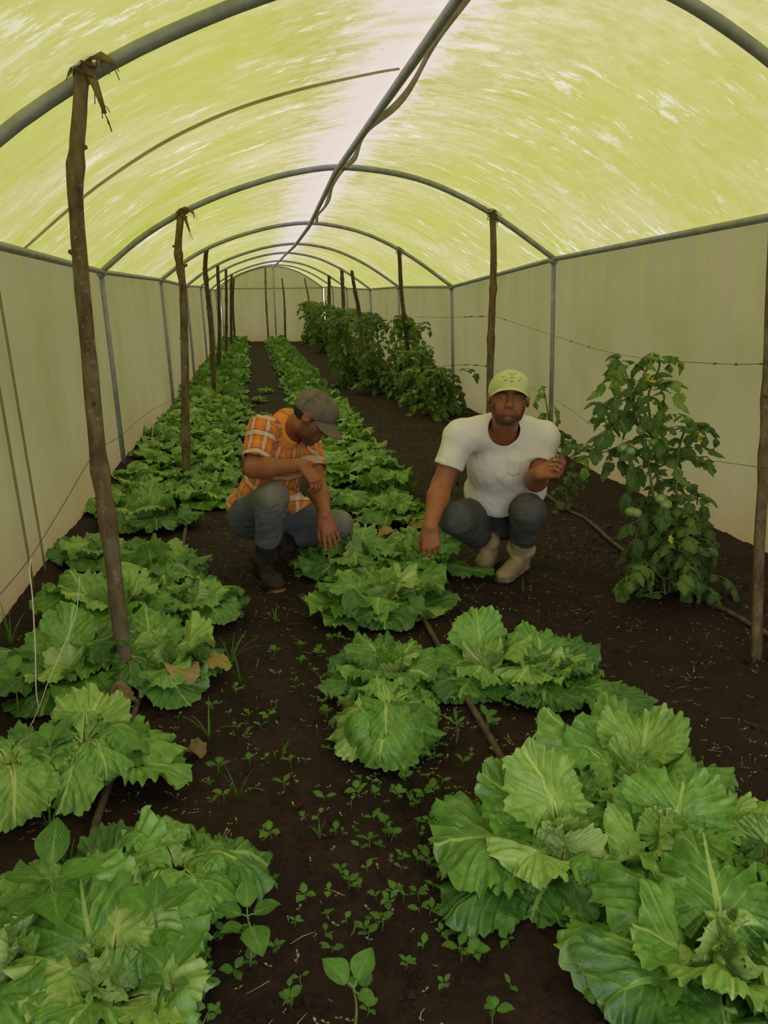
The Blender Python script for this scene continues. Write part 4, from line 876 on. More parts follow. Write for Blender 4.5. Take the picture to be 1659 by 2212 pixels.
    for q in 'RL':
        kk = J['kn' + q] + CAMDIR(pel) * .03 + A3(0, 0, .05) + (RIGHT * .03 if q == 'L' else 0); d = np.linalg.norm(V - kk, axis=1); t[:, 0] = np.maximum(t[:, 0], .95 * np.exp(-(d / .12) ** 2)); t[:, 1] = np.maximum(t[:, 1], .55 * np.exp(-(np.linalg.norm(V - kk - A3(.03, 0, -.03), axis=1) / .05) ** 2))
    finish('jeans', V, Q, M['jeans'], root, {'tint': t})['label'] = 'washed blue jeans with dirty knees'
    for q, top in (('R', .46), ('L', .42)):
        a_, t_, k_ = J['an' + q], J['toe' + q], J['kn' + q]; g = gr if q == 'R' else gl; S = SDF(np.minimum(a_, t_) - A3(.16, .16, .13), np.maximum(np.maximum(a_, t_), a_ + (k_ - a_) * top) + .12, .004); boot(S, a_, t_, k_, .057, top, g - .004)
        V, Q = S.out(); V = relax(V, Q, 2); V += vnormals(V, Q) * (.004 * fbm(V * 22 + 4, 3))[:, None]; d = nrm((t_ - a_) * A3(1, 1, 0)); tt = col4(len(V)); tt[:, 0] = .5 * sstep(0, .4, fbm(V * 16, 3)) + .3
        tt[:, 1] = .7 * sstep(.02, .05, (V - t_) @ d + .02) * sstep(.028, .018, V[:, 2] - g); finish('boot', V, Q, M['boot_dark'], root, {'tint': tt})['label'] = 'dark muddy rubber boot with an ochre toe rim'
    return root, J
MW, JW = man_white()
MP, JP = man_plaid()
# ------------------------------------------------------------------ lettuces
def leaf_grid(L, W, th0, th1, p, cup, ruf, seed, nu=44, nt=15, teeth=44, roll=0.0, pet=.14, tooth=.055):
    """one lettuce leaf: base at the origin, growing along +x, blade laid out in rings round its middle so that the
    frilled, toothed rim is even all the way round; returns V, quads, uv (s, t)"""
    r = np.random.default_rng(seed); na = int(nu * 2.8) + 1; nr = max(5, nt // 2 + 1)
    x = np.linspace(0, 1, 240); e = np.clip((x - .58) / .42, 0, 1); wx_ = (pet + (1 - pet) * sstep(.06, .60, x)) * np.sqrt(np.clip(1 - e ** 2.4, 0, 1))
    ox = np.concatenate([x, x[::-1]]) * L; oy = np.concatenate([wx_, -wx_[::-1]]) * W; c = .52 * L
    an = np.arctan2(oy[:240], ox[:240] - c); ro = np.hypot(oy[:240], ox[:240] - c); o_ = np.argsort(an)
    ph = np.linspace(-math.pi * .985, math.pi * .985, na); rho = np.interp(np.abs(ph), an[o_], ro[o_])
    f = r.uniform(.85, 1.15, 6); q = r.uniform(0, 6.28, 6)
    body = sstep(math.pi, math.pi * .72, np.abs(ph))                      # no frill on the stalk
    tri = 1 - np.abs(((ph / (2 * math.pi) * teeth * (1 + .10 * np.sin(ph * 2 + q[0])) + q[1]) % 1) - .5) * 2
    tri = tri * (.6 + .4 * np.sin(ph * 9 * f[0] + q[2])) + .45 * (1 - np.abs(((ph / (2 * math.pi) * teeth * 2.6) % 1) - .5) * 2)
    R = np.linspace(0, 1, nr) ** .72; RR, PH = np.meshgrid(R, ph, indexing='ij')
    lobe = (.06 * np.sin(ph * 3 * f[1] + q[3]) + .025 * np.sin(ph * 7 * f[2] + q[4])) * body
    rad = rho[None, :] * RR * (1 + lobe[None, :] * RR + tooth * 1.5 * (tri - .5)[None, :] * RR ** 5 * body[None, :])
    X = c + rad * np.cos(PH); Y = rad * np.sin(PH); X = np.maximum(X, 0)
    S_ = X / L; ns = 60; sg = np.linspace(0, 1.12, ns); th = th0 + (th1 - th0) * np.clip(sg, 0, 1.1) ** p; yaw = roll * sg * sg + .05 * np.sin(sg * 5 + seed); ds = L * 1.12 / (ns - 1)
    dx, dy, dz = np.cos(th) * np.cos(yaw), np.cos(th) * np.sin(yaw), np.sin(th)
    cum = lambda a: np.concatenate([[0], np.cumsum(a)[:-1]]) * ds
    I = lambda a: np.interp(S_, sg, a); C = np.stack([I(cum(dx)), I(cum(dy)), I(cum(dz))], -1); T = np.stack([I(dx), I(dy), I(dz)], -1)
    yw = I(yaw); Sd = np.stack([-np.sin(yw), np.cos(yw), 0 * yw], -1); N = np.cross(T, Sd); N /= np.linalg.norm(N, axis=-1)[..., None]
    k = cup * (1 + .25 * np.sin(S_ * 4 + q[5])) / W; k = np.where(np.abs(k) < .05 / W, .05 / W, k); lat = np.sin(k * Y) / k; nor = (1 - np.cos(k * Y)) / k
    bd = body[None, :]
    nor = nor + ruf * W * bd * (RR ** 3 * (.10 * np.sin(PH * 7 * f[3] + q[0]) + .065 * np.sin(PH * 15 * f[4] + q[1]) + .06 * np.sin(PH * 31 + q[2])) + .12 * RR ** 1.5 * np.sin(PH * 3 * f[5] + q[3]))
    nz = fbm(np.stack([S_ * 6 + seed % 13, Y / W * 3, S_ * 0 + seed * .37], -1), 2); nz2 = fbm(np.stack([S_ * 2.2 + seed % 17, Y / W * 1.3, S_ * 0 + seed * .53], -1), 2); nor = nor + (.10 * nz + .42 * nz2) * W * sstep(.1, .4, S_)
    vn = np.sin(S_ * 40 - np.abs(Y / W) * 22 + 2 * nz); nor = nor + .006 * W * vn * sstep(.15, .4, S_) * 2
    nor = nor - .013 * L * np.exp(-(Y / W / .10) ** 2) * (1 - S_ * .8)
    V = C + Sd * lat[..., None] + N * nor[..., None]
    i = np.arange(nr * na).reshape(nr, na); Q = np.stack([i[:-1, :-1], i[1:, :-1], i[1:, 1:], i[:-1, 1:]], -1).reshape(-1, 4)
    return V.reshape(-1, 3), Q, np.stack([S_, Y / W], -1).reshape(-1, 2)
LM = {'g': 'lettuce', 'p': 'lettuce_pale', 'd': 'lettuce_dark', 'y': 'lettuce_yellow', 'b': 'dry'}
def lettuce(x, y, size, seed, label, style='head', group=None, nu=44, nt=15, hint=None, extra=()):
    """extra: hand-placed leaves (azimuth deg in the picture plane: 0 = right, 90 = away), length, width, th0, th1, p, cup, mat"""
    r = np.random.default_rng(seed); g = float(soil(x, y)); root = thing('lettuce', label, 'lettuce', (x, y, g), group=group)
    L = []
    if style in ('head', 'open'):
        n = 7 if style == 'head' else 6; a0 = r.uniform(0, 6.28)
        for i in range(n): L.append((a0 + i * 6.283 / n + r.uniform(-.3, .3), r.uniform(.20, .27), r.uniform(.105, .145), r.uniform(.5, .95), r.uniform(-1.0, -.35), r.uniform(.8, 1.3), r.uniform(-.55, .5), r.choice(list('ggdgd'))))
        for i in range(4): L.append((a0 + .4 + i * 6.283 / 4 + r.uniform(-.4, .4), r.uniform(.17, .22), r.uniform(.095, .125), r.uniform(1.0, 1.3), r.uniform(-.9, .1), r.uniform(1.0, 1.6), r.uniform(-.7, .3), r.choice(list('gggp'))))
        for i in range(4 if style == 'head' else 2): L.append((a0 + i * 6.283 / 4 + r.uniform(-.5, .5), r.uniform(.11, .16), r.uniform(.075, .10), r.uniform(1.3, 1.55), r.uniform(1.6, 2.9) if style == 'head' else r.uniform(.6, 1.8), 1.2, r.uniform(.5, 1.1), r.choice(list('gpp'))))
    elif style == 'wilt':
        a0 = r.uniform(0, 6.28)
        for i in range(9): L.append((a0 + i * 6.283 / 9 + r.uniform(-.3, .3), r.uniform(.15, .22), r.uniform(.085, .12), r.uniform(1.0, 1.5), r.uniform(-1.5, -1.0), r.uniform(.55, .9), r.uniform(-1.0, -.2), r.choice(list('gggd'))))
        for i in range(5): L.append((a0 + i * 1.25, r.uniform(.13, .17), .09, r.uniform(1.2, 1.5), r.uniform(-1.2, -.4), .8, r.uniform(-1.0, -.3), r.choice(list('gpg'))))
    for a in extra: L.append((math.radians(a[0]) - YAW,) + tuple(a[1:]))
    for k, (az, ln, wd, t0, t1, p, cup, m) in enumerate(L):
        V, Q, U = leaf_grid(ln * size, wd * size, t0, t1, p, cup, r.uniform(.75, 1.25), seed * 37 + k, nu, nt, teeth=44 if nu > 30 else 20, tooth=.078 if nu > 30 else .05, roll=r.uniform(-.5, .5))
        ca, sa = math.cos(az), math.sin(az); V = V + [.012 * size, 0, .012 + (.085 * size if style == 'wilt' and t1 < -.95 else 0)]; X = V[:, 0] * ca - V[:, 1] * sa; Y = V[:, 0] * sa + V[:, 1] * ca
        gz = soil(X + x, Y + y) - g + .006 + .010 * np.abs(U[:, 1]) * (1 + np.sin(U[:, 0] * 31 + k)) ; Z = V[:, 2]
        Z = np.where(Z < gz + .03, gz + .03 * np.exp(np.clip((Z - gz - .03) / .03, -8, 0)), Z)
        obj('leaf', mesh('leaf', np.stack([X, Y, Z], 1), Q, M[LM[m]], uv=U), root)
    return root
def pl(px, py): g = ground(px, py); return float(g[0]), float(g[1])
MG = 'lettuces of the middle bed'; LGp = 'lettuces of the left bed'
HERO = [ # px, py of the foot, size, style, label, extra leaves, hi-res
 (1560, 2140, 1.12, 'head', 'big frilly lettuce filling the bottom right corner', ((170, .27, .15, .7, -.5, 1, -.3, 'g'), (210, .25, .15, .8, -.6, 1, -.4, 'g'), (120, .26, .14, .9, -.3, 1, -.3, 'g'), (80, .24, .13, 1.1, -.2, 1.2, -.3, 'g')), MG),
 (1640, 1900, .95, 'open', 'lettuce cut by the right edge, behind the corner lettuce', (), MG),
 (1440, 1890, 1.0, 'open', 'open frilly lettuce left of the right edge, showing a pale midrib', ((60, .24, .13, 1.2, .3, 1.2, .3, 'g'), (200, .22, .13, .8, -.8, 1, -.5, 'd')), MG),
 (1215, 1880, 1.02, 'open', 'lettuce with one broad smooth leaf sprawling left over the path', ((176, .33, .155, .75, -.45, 1.0, -.35, 'g'), (205, .33, .11, .45, -.55, .9, -.5, 'd'), (115, .27, .125, 1.25, .55, 1.2, .35, 'p'), (140, .27, .125, 1.15, .15, 1.1, .25, 'g')), MG),
 (1360, 1730, 1.0, 'open', 'lettuce spreading wide pale-veined leaves, right of the drip hose', ((135, .30, .15, .75, .0, 1.0, -.2, 'g'), (100, .28, .14, .8, .1, 1, .2, 'g'), (60, .26, .13, 1.0, .5, 1, .5, 'p'), (20, .28, .14, .6, -.3, 1, -.3, 'g'), (350, .28, .13, .5, -.5, 1, -.3, 'g')), MG),
 (1500, 1830, .85, 'open', 'small frilly lettuce squeezed between the larger ones at lower right', (), MG),
 (1180, 1490, .98, 'head', 'round dark green lettuce with a long leaf trailing right', ((335, .34, .10, .25, -.25, 1, -.3, 'd'), (40, .22, .12, 1.1, .1, 1, -.4, 'd'), (190, .24, .14, .8, -.7, 1, -.6, 'g'), (100, .22, .12, 1.2, .4, 1.1, -.5, 'g')), MG),
 (1045, 1470, .95, 'open', 'lettuce with an upright frilled leaf, right of the drip hose near the middle', ((95, .25, .11, 1.25, .7, 1.2, -.3, 'g'), (235, .23, .13, .9, -.8, 1, -.7, 'g')), MG),
 (840, 1490, .95, 'open', 'frilly lettuce just left of the drip hose behind the wilted head', ((180, .24, .12, .7, -.6, 1, -.5, 'd'), (120, .23, .11, 1.2, .0, 1.1, -.5, 'g'), (60, .22, .11, 1.1, -.3, 1, -.4, 'g')), MG),
 (838, 1590, .95, 'wilt', 'wilted collapsed lettuce head with drooping leaves and a yellowed crown', ((265, .29, .13, 1.3, -1.35, .6, -.7, 'g'), (240, .26, .12, 1.4, -1.4, .55, -.8, 'p'), (285, .27, .12, 1.2, -1.3, .6, -.6, 'g'), (320, .24, .11, 1.3, -1.4, .55, -.8, 'g'), (200, .24, .11, 1.3, -1.4, .55, -.8, 'g'), (270, .10, .07, 1.1, -1.1, .5, -.9, 'y'), (90, .10, .07, 1.1, -1.1, .5, -.9, 'y')), MG),
 (825, 1318, 1.05, 'open', 'lettuce with fanned leaves and thick white ribs in front of the two men', ((200, .26, .15, .45, -.15, 1, .3, 'g'), (230, .24, .13, .4, -.3, 1, .3, 'g'), (330, .22, .10, .35, -.3, 1, -.3, 'p'), (20, .25, .13, .6, .0, 1, .2, 'g'), (70, .16, .06, 1.5, 2.2, 1.3, .5, 'p')), MG),
 (765, 1222, 1.05, 'head', 'dark frilly lettuce under the plaid-shirted man\'s hand', ((100, .22, .12, 1.2, .0, 1, -.4, 'g'), (215, .28, .12, .3, -.3, 1, -.3, 'd'), (190, .27, .11, .35, -.3, 1, -.3, 'g')), MG),
 (880, 1232, 1.0, 'open', 'lettuce whose leaf is held up by the man in the white shirt', ((20, .27, .13, 1.05, .0, 1, -.3, 'g'), (50, .24, .12, 1.2, .3, 1, -.3, 'g'), (345, .36, .10, .3, -.2, 1, -.3, 'd')), MG),
 (745, 1105, .85, 'wilt', 'lettuce with a pale yellow withered top beside the plaid-shirted man', ((90, .13, .09, 1.5, -.6, .8, -.8, 'y'), (270, .13, .09, 1.5, -.8, .8, -.8, 'y'), (0, .13, .09, 1.5, -.8, .8, -.8, 'p')), MG),
 (850, 1125, 1.0, 'open', 'lettuce midway between the two men, spreading towards the white shirt', ((340, .26, .12, .5, -.3, 1, -.2, 'g'), (300, .25, .09, .4, -.3, 1, .2, 'y')), MG),
 (815, 1068, 1.0, 'open', 'lettuce with two pale upright ribs behind the bare patch of the middle bed', ((20, .25, .13, 1.0, .0, 1, -.3, 'g'), (60, .17, .06, 1.45, 1.7, 1, .6, 'p')), MG),
 (715, 1175, .8, 'open', 'small lettuce tucked behind the plaid-shirted man\'s knee', (), MG),
 (190, 1675, 1.02, 'wilt', 'large wilting lettuce with thick pale ribs at the left edge', ((100, .24, .13, 1.3, .2, 1, .4, 'p'), (20, .28, .13, 1.1, -.7, .8, -.6, 'g'), (350, .34, .11, .8, -.6, .9, -.5, 'g'), (280, .26, .10, 1.2, -1.3, .6, -.6, 'g'), (180, .26, .12, 1.0, -.9, .8, -.5, 'p')), LGp),
 (30, 1720, .95, 'wilt', 'yellowish lettuce cut by the left edge', ((300, .26, .12, 1.1, -1.2, .7, -.5, 'p'),), LGp),
 (390, 1960, 1.0, 'wilt', 'folded pale lettuce standing by itself on the left of the path', ((110, .22, .11, 1.4, -.9, .7, -.9, 'p'), (10, .24, .12, 1.0, -1.0, .7, -.6, 'd'), (200, .28, .13, .9, -.2, 1, -.3, 'g'), (270, .16, .08, .5, -.8, .8, -.8, 'p')), LGp),
 (240, 2190, .98, 'head', 'pale ribbed lettuce at the bottom left with a gap in its leaves', ((90, .25, .12, 1.4, -.3, 1, -.4, 'p'), (130, .25, .12, 1.3, .0, 1, -.5, 'g'), (60, .25, .12, 1.2, -.5, 1, -.6, 'g')), LGp),
 (35, 2130, .98, 'head', 'frilly lettuce in the bottom left corner', ((50, .28, .15, .9, .2, 1, -.3, 'g'),), LGp),
 (150, 2020, .82, 'open', 'broad-leaved lettuce with a leaf slanting up, above the bottom left corner', ((40, .32, .13, .7, .3, 1, .3, 'g'), (60, .28, .13, .8, .1, 1, .2, 'd')), LGp),
 (415, 1330, .95, 'head', 'compact lettuce with curled pale ribs on the path side of the left bed', ((90, .17, .06, 1.5, -.5, .9, -.8, 'p'), (0, .22, .12, .9, -.7, 1, -.5, 'd'), (200, .22, .12, .8, -.6, 1, -.5, 'p')), LGp),
 (235, 1345, 1.05, 'open', 'lettuce behind the foot of the nearest left stake', ((150, .24, .13, .9, .0, 1, .2, 'g'), (20, .22, .12, .9, -.5, 1, -.3, 'g')), LGp),
 (150, 1480, 1.05, 'open', 'tall upright lettuce with a bare stalk beside the left wall', ((170, .30, .13, .9, -.5, 1, -.4, 'd'), (20, .26, .13, 1.2, .0, 1, -.3, 'd'), (100, .24, .10, 1.4, .9, 1, .4, 'g')), LGp),
 (345, 1460, .92, 'open', 'lettuce with a folded upright leaf right of the nearest left stake', ((120, .24, .12, 1.2, .3, 1, -.4, 'g'), (20, .22, .12, 1.1, .0, 1, .4, 'p'), (0, .22, .11, .7, -.5, 1, -.4, 'd')), LGp),
 (330, 1245, 1.02, 'open', 'frilly lettuce in the left bed level with the plaid-shirted man\'s boot', ((300, .24, .14, .8, -.7, 1, -.4, 'g'), (0, .24, .12, .6, -.5, 1, -.3, 'g')), LGp),
 (320, 1135, 1.05, 'open', 'lettuce in the left bed beside the plaid-shirted man\'s back', ((350, .30, .11, .5, -.2, 1, -.3, 'd'), (100, .24, .12, 1.1, .2, 1, .3, 'g')), LGp),
 (215, 1220, .9, 'open', 'lettuce against the left wall behind the nearest left stake', (), LGp),
 (245, 1110, .9, 'open', 'small lettuce in the angle of the left wall and the soil', (), LGp),
]
for i, (px, py, sz, st, lab, ex, gp) in enumerate(HERO):
    x, y = pl(px, py); near = y < 2.6; sz *= 1.2 if y > 2.7 else (1.08 if py < 1620 else 1.0)
    lettuce(x, y, sz, 100 + i, lab, st, gp, 48 if near else 34, 15 if near else 11, extra=ex)
# the rows further back
r = np.random.default_rng(55)
def row(y0, y1, step, xc, gp, bed, start, jitter=.05):
    y = y0; k = start; out = []
    while y < y1:
        for k_, sx in enumerate((-.30, 0, .28) if bed == 'left' else (-.19, .19)): out.append((xc + sx + r.uniform(-jitter, jitter), y + r.uniform(-.06, .06) + (step / 2 if k_ == 1 else 0)))
        y += step
    out.sort(key=lambda q: q[1]); return out
def free(x, y): return all(math.hypot(x - j[0], y - j[1]) > .30 for j in [JP['hipR'], JP['hipL'], JP['knR'], JP['knL'], JP['anR'], JP['anL'], JW['hipR']]) 
lrow = [q for q in row(5.5, 11.0, .46, -.60, LGp, 'left', 0) if free(*q)]
mrow = [q for q in row(6.1, 11.0, .44, .86, MG, 'middle', 0) if free(*q)]
for bed, lst, gp in (('left', lrow, LGp), ('middle', mrow, MG)):
    for i, (x, y) in enumerate(lst):
        pos = 'behind the plaid-shirted man' if bed == 'left' else 'behind the two men'
        lab = f'leafy green lettuce in the {bed} bed {pos}, {ORD[i]} counting away from them' if i < len(ORD) else f'leafy green lettuce in the {bed} bed halfway down the tunnel'
        lettuce(x, y, r.uniform(.95, 1.15), 500 + i + (300 if bed == 'left' else 0), lab, r.choice(['head', 'open', 'open']), gp, 17, 8)
# far ones: a few whole heads, copied
def far_head(seed):
    rr = np.random.default_rng(seed); parts = []; mi = []
    for i in range(13):
        inner = i > 8; V, Q, U = leaf_grid(rr.uniform(.17, .25), rr.uniform(.10, .13), rr.uniform(1.1, 1.5) if inner else rr.uniform(.5, 1.0), rr.uniform(-.4, 1.6) if inner else rr.uniform(-.9, -.1), 1.1, rr.uniform(-.6, .4), 1.1, seed * 17 + i, 12, 7, teeth=11, tooth=.14)
        a = i * 2.4 + rr.uniform(-.3, .3); ca, sa = math.cos(a), math.sin(a); W = np.stack([V[:, 0] * ca - V[:, 1] * sa, V[:, 0] * sa + V[:, 1] * ca, np.maximum(V[:, 2], .01)], 1); parts.append((W, [tuple(q) for q in Q], U)); mi += [2 if (inner and rr.random() < .5) else int(rr.integers(0, 2))] * len(Q)
    V, F, U = cat_mesh(parts); me = mesh('far_lettuce', V, F, [M['lettuce'], M['lettuce_dark'], M['lettuce_pale']], uv=U); me.polygons.foreach_set('material_index', np.array(mi, dtype=np.int32)); return me
FH = [far_head(900 + i) for i in range(6)]
for bed, xc, gp in (('left', -.58, LGp), ('middle', .88, MG)):
    for (x, y) in row(11.0, 28.6, .42, xc, gp, bed, 0):
        o = obj('lettuce', FH[int(r.integers(6))], None, (x, y, float(soil(x, y)) - .01), (0, 0, r.uniform(0, 6.28)), r.uniform(.95, 1.25))
        tag(o, f'small lettuce in the dense far end of the {bed} bed', 'lettuce', f'far lettuces of the {bed} bed')
for i, (px, py) in enumerate(((560, 870), (575, 850), (565, 905))):
    x, y = pl(px, py); lettuce(x, y, .55, 880 + i, ['small yellowing lettuce on the path far behind the plaid-shirted man', 'tiny pale lettuce on the far path beside the left bed', 'flattened pale lettuce on the path just above the plaid shirt'][i], 'open', 'stray lettuces on the path', 18, 9)
# ------------------------------------------------------------------ fallen leaves
def fallen(px, py, ln, wd, az, m, label, th0=.25, th1=-.3, cup=.6, lift=.01, ruf=.7):
    x, y = pl(px, py); V, Q, U = leaf_grid(ln, wd, th0, th1, 1, cup, ruf, int(px + py), 26, 11, teeth=15, pet=.3); a = math.radians(az) - YAW; ca, sa = math.cos(a), math.sin(a)
    X, Y = V[:, 0] * ca - V[:, 1] * sa, V[:, 0] * sa + V[:, 1] * ca; g = float(soil(x, y)); gz = soil(X + x, Y + y) - g + .005; Z = np.maximum(V[:, 2] + lift, gz)
    me = mesh('fallen_leaf', np.stack([X, Y, Z], 1), Q, M[LM[m]], uv=U); o = tag(obj('fallen_leaf', me, None, (x, y, g)), label, 'leaf', 'withered leaves on the soil')
fallen(395, 1635, .075, .045, 350, 'b', 'crumpled brown leaf lying alone on the path at left', .7, -.7, 1.3)
fallen(385, 1480, .14, .07, 300, 'b', 'tan withered leaf drooping beside the nearest left stake', .9, -1.0, .9, .06)
fallen(420, 1465, .15, .065, 345, 'y', 'yellow withered leaf spread on the soil by the left bed', .6, -.6, .4, .05)
fallen(225, 1548, .12, .06, 20, 'b', 'pale brown dry leaf below the nearest left stake', .9, -.5, 1.2, .02)
fallen(1160, 1835, .09, .05, 20, 'b', 'mottled grey-brown dead leaf tucked into the lettuces at right', .6, -.2, .8, .09)
fallen(300, 2040, .10, .04, 90, 'b', 'dead brown leaf under the folded pale lettuce', .4, -.2, 1.2)
fallen(815, 1180, .15, .05, 40, 'y', 'pale yellow leaf lying across the drip hose between the men', .6, -.3, .6, .05)
fallen(1395, 1618, .06, .012, 0, 'b', 'orange-brown curled leaf scrap on the soil at right', .2, -.2, 1.5)
fallen(765, 1530, .06, .04, 190, 'y', 'yellow leaf scrap left of the wilted lettuce head', .5, -.3, 1.2)
fallen(625, 885, .10, .07, 10, 'y', 'pale leaf on the path beyond the plaid-shirted man', .3, -.2, .5)
fallen(555, 880, .10, .08, 200, 'y', 'yellowish leaf lying on the far path', .3, -.2, .5)
# ------------------------------------------------------------------ tomato plants
def leaflet(L, W, seed, nu=9, nt=5, droop=.5):
    r_ = np.random.default_rng(seed); s = np.linspace(0, 1, nu); t = np.linspace(-1, 1, nt); SS, TT = np.meshgrid(s, t, indexing='ij'); th = .1 - droop * 1.6 * s; ds = L / (nu - 1)
    cx = np.concatenate([[0], np.cumsum(np.cos(th))[:-1]]) * ds; cz = np.concatenate([[0], np.cumsum(np.sin(th))[:-1]]) * ds
    w = W * np.sin(np.clip(s * .92 + .08, 0, 1) * math.pi) ** .7 * (1.15 - .5 * s); jag = np.where((np.arange(nu) % 2 == 0), 1.0, 1.32); ww = w * np.where(s > .15, jag, 1)
    lat = ww[:, None] * TT; nor = -np.abs(TT) ** 1.5 * ww[:, None] * r_.uniform(.15, .6) + .06 * W * np.sin(SS * 11 + TT * 3 + seed)
    X = cx[:, None] - np.sin(th)[:, None] * nor - .25 * np.abs(TT) * ww[:, None]; Z = cz[:, None] + np.cos(th)[:, None] * nor
    i = np.arange(nu * nt).reshape(nu, nt); Q = [tuple(q) for q in np.stack([i[:-1, :-1], i[1:, :-1], i[1:, 1:], i[:-1, 1:]], -1).reshape(-1, 4)]
    return np.stack([X, lat, Z], -1).reshape(-1, 3), Q, np.stack([SS, TT], -1).reshape(-1, 2)
def compound(seed, L=.24, n=3, low=False):
    """tomato leaf: arching stalk, paired toothed leaflets and an end leaflet"""
    r_ = np.random.default_rng(seed); a = np.linspace(0, 1, 10); el = r_.uniform(.3, .8) - a * r_.uniform(1.2, 2.2); ds = L / 9
    C = np.stack([np.concatenate([[0], np.cumsum(np.cos(el))[:-1]]) * ds, .02 * np.sin(a * 4 + seed), np.concatenate([[0], np.cumsum(np.sin(el))[:-1]]) * ds], 1); parts = []
    V, F, U = tube(C, np.linspace(.0028, .0014, 10), 4); parts.append((V, F, np.tile([[.3, .0]], (len(V), 1))))
    def put(k, az, Ls, Ws, roll):
        V, Q, U = leaflet(Ls, Ws, seed * 31 + k * 7 + int(az * 10) % 91, 7 if low else 9, 3 if low else 5, r_.uniform(.25, .9)); e = el[k]
        Rm = np.array(Euler((roll, -e * .6 + r_.uniform(-.2, .5), az)).to_matrix()); parts.append((V @ Rm.T + C[k], Q, U))
    for j in range(n):
        k = int(2 + j * 6.5 / max(1, n - 1)); 
        for sd in (-1, 1): put(min(k, 8), sd * r_.uniform(.8, 1.3), L * r_.uniform(.30, .42), L * r_.uniform(.10, .15), sd * r_.uniform(-.5, .3))
        if not low and j: put(min(k - 1, 8), (1 if j % 2 else -1) * 1.3, L * .14, L * .06, 0)
    put(9, r_.uniform(-.2, .2), L * r_.uniform(.38, .5), L * r_.uniform(.14, .18), 0)
    return cat_mesh(parts)
def comp_mesh(seed, mat, **k): V, F, U = compound(seed, **k); return mesh('tomato_leaf', V, F, M[mat], uv=U)
TL = [comp_mesh(40 + i, 'tomato_leaf') for i in range(7)]; TY = [comp_mesh(60 + i, 'tomato_young') for i in range(4)]
TLL = [comp_mesh(80 + i, 'tomato_leaf', low=True) for i in range(6)]; TYL = [comp_mesh(90 + i, 'tomato_young', low=True) for i in range(3)]
def sphere_mesh(name, rad, mat, sub=2, squash=.88):
    bm = bmesh.new(); bmesh.ops.create_icosphere(bm, subdivisions=sub, radius=rad)
    for v in bm.verts:
        v.co.z *= squash; a = math.atan2(v.co.y, v.co.x); v.co *= 1 + .025 * math.cos(a * 5) * (v.co.z > 0); v.co.z -= .12 * rad * math.exp(-(v.co.x ** 2 + v.co.y ** 2) / (rad * .3) ** 2) * (1 if v.co.z > 0 else 0)
    me = bpy.data.meshes.new(name); bm.to_mesh(me); bm.free(); me.polygons.foreach_set('use_smooth', np.ones(len(me.polygons), bool)); me.materials.append(mat); return me
TOM = sphere_mesh('tomato', .028, M['tomato'], 3)
def calyx_mesh():
    parts = []
    for k in range(5): V, Q, U = leaflet(.022, .004, k, 5, 3, .3); a = k * 1.257; Rm = np.array(Matrix.Rotation(a, 3, 'Z')); parts.append((V @ Rm.T, Q, U))
    V, F, U = tube([(0, 0, 0), (0, .002, .012), (0, .008, .022)], .0018, 4); parts.append((V, F, U)); V, F, U = cat_mesh(parts); return mesh('calyx', V, F, M['tomato_young'], uv=U)
CAL = calyx_mesh()
def flower_mesh():
    parts = []
    for k in range(6): V, Q, U = leaflet(.018, .0055, k, 5, 3, .2); Rm = np.array(Matrix.Rotation(k * 1.047, 3, 'Z')); parts.append((V @ Rm.T, Q, U))
    V, F, U = tube([(0, 0, 0), (0, 0, .01)], [.003, .001], 5); parts.append((V, F, U)); V, F, U = cat_mesh(parts); return mesh('flower', V, F, M['flower'], uv=U)
FLW = flower_mesh()
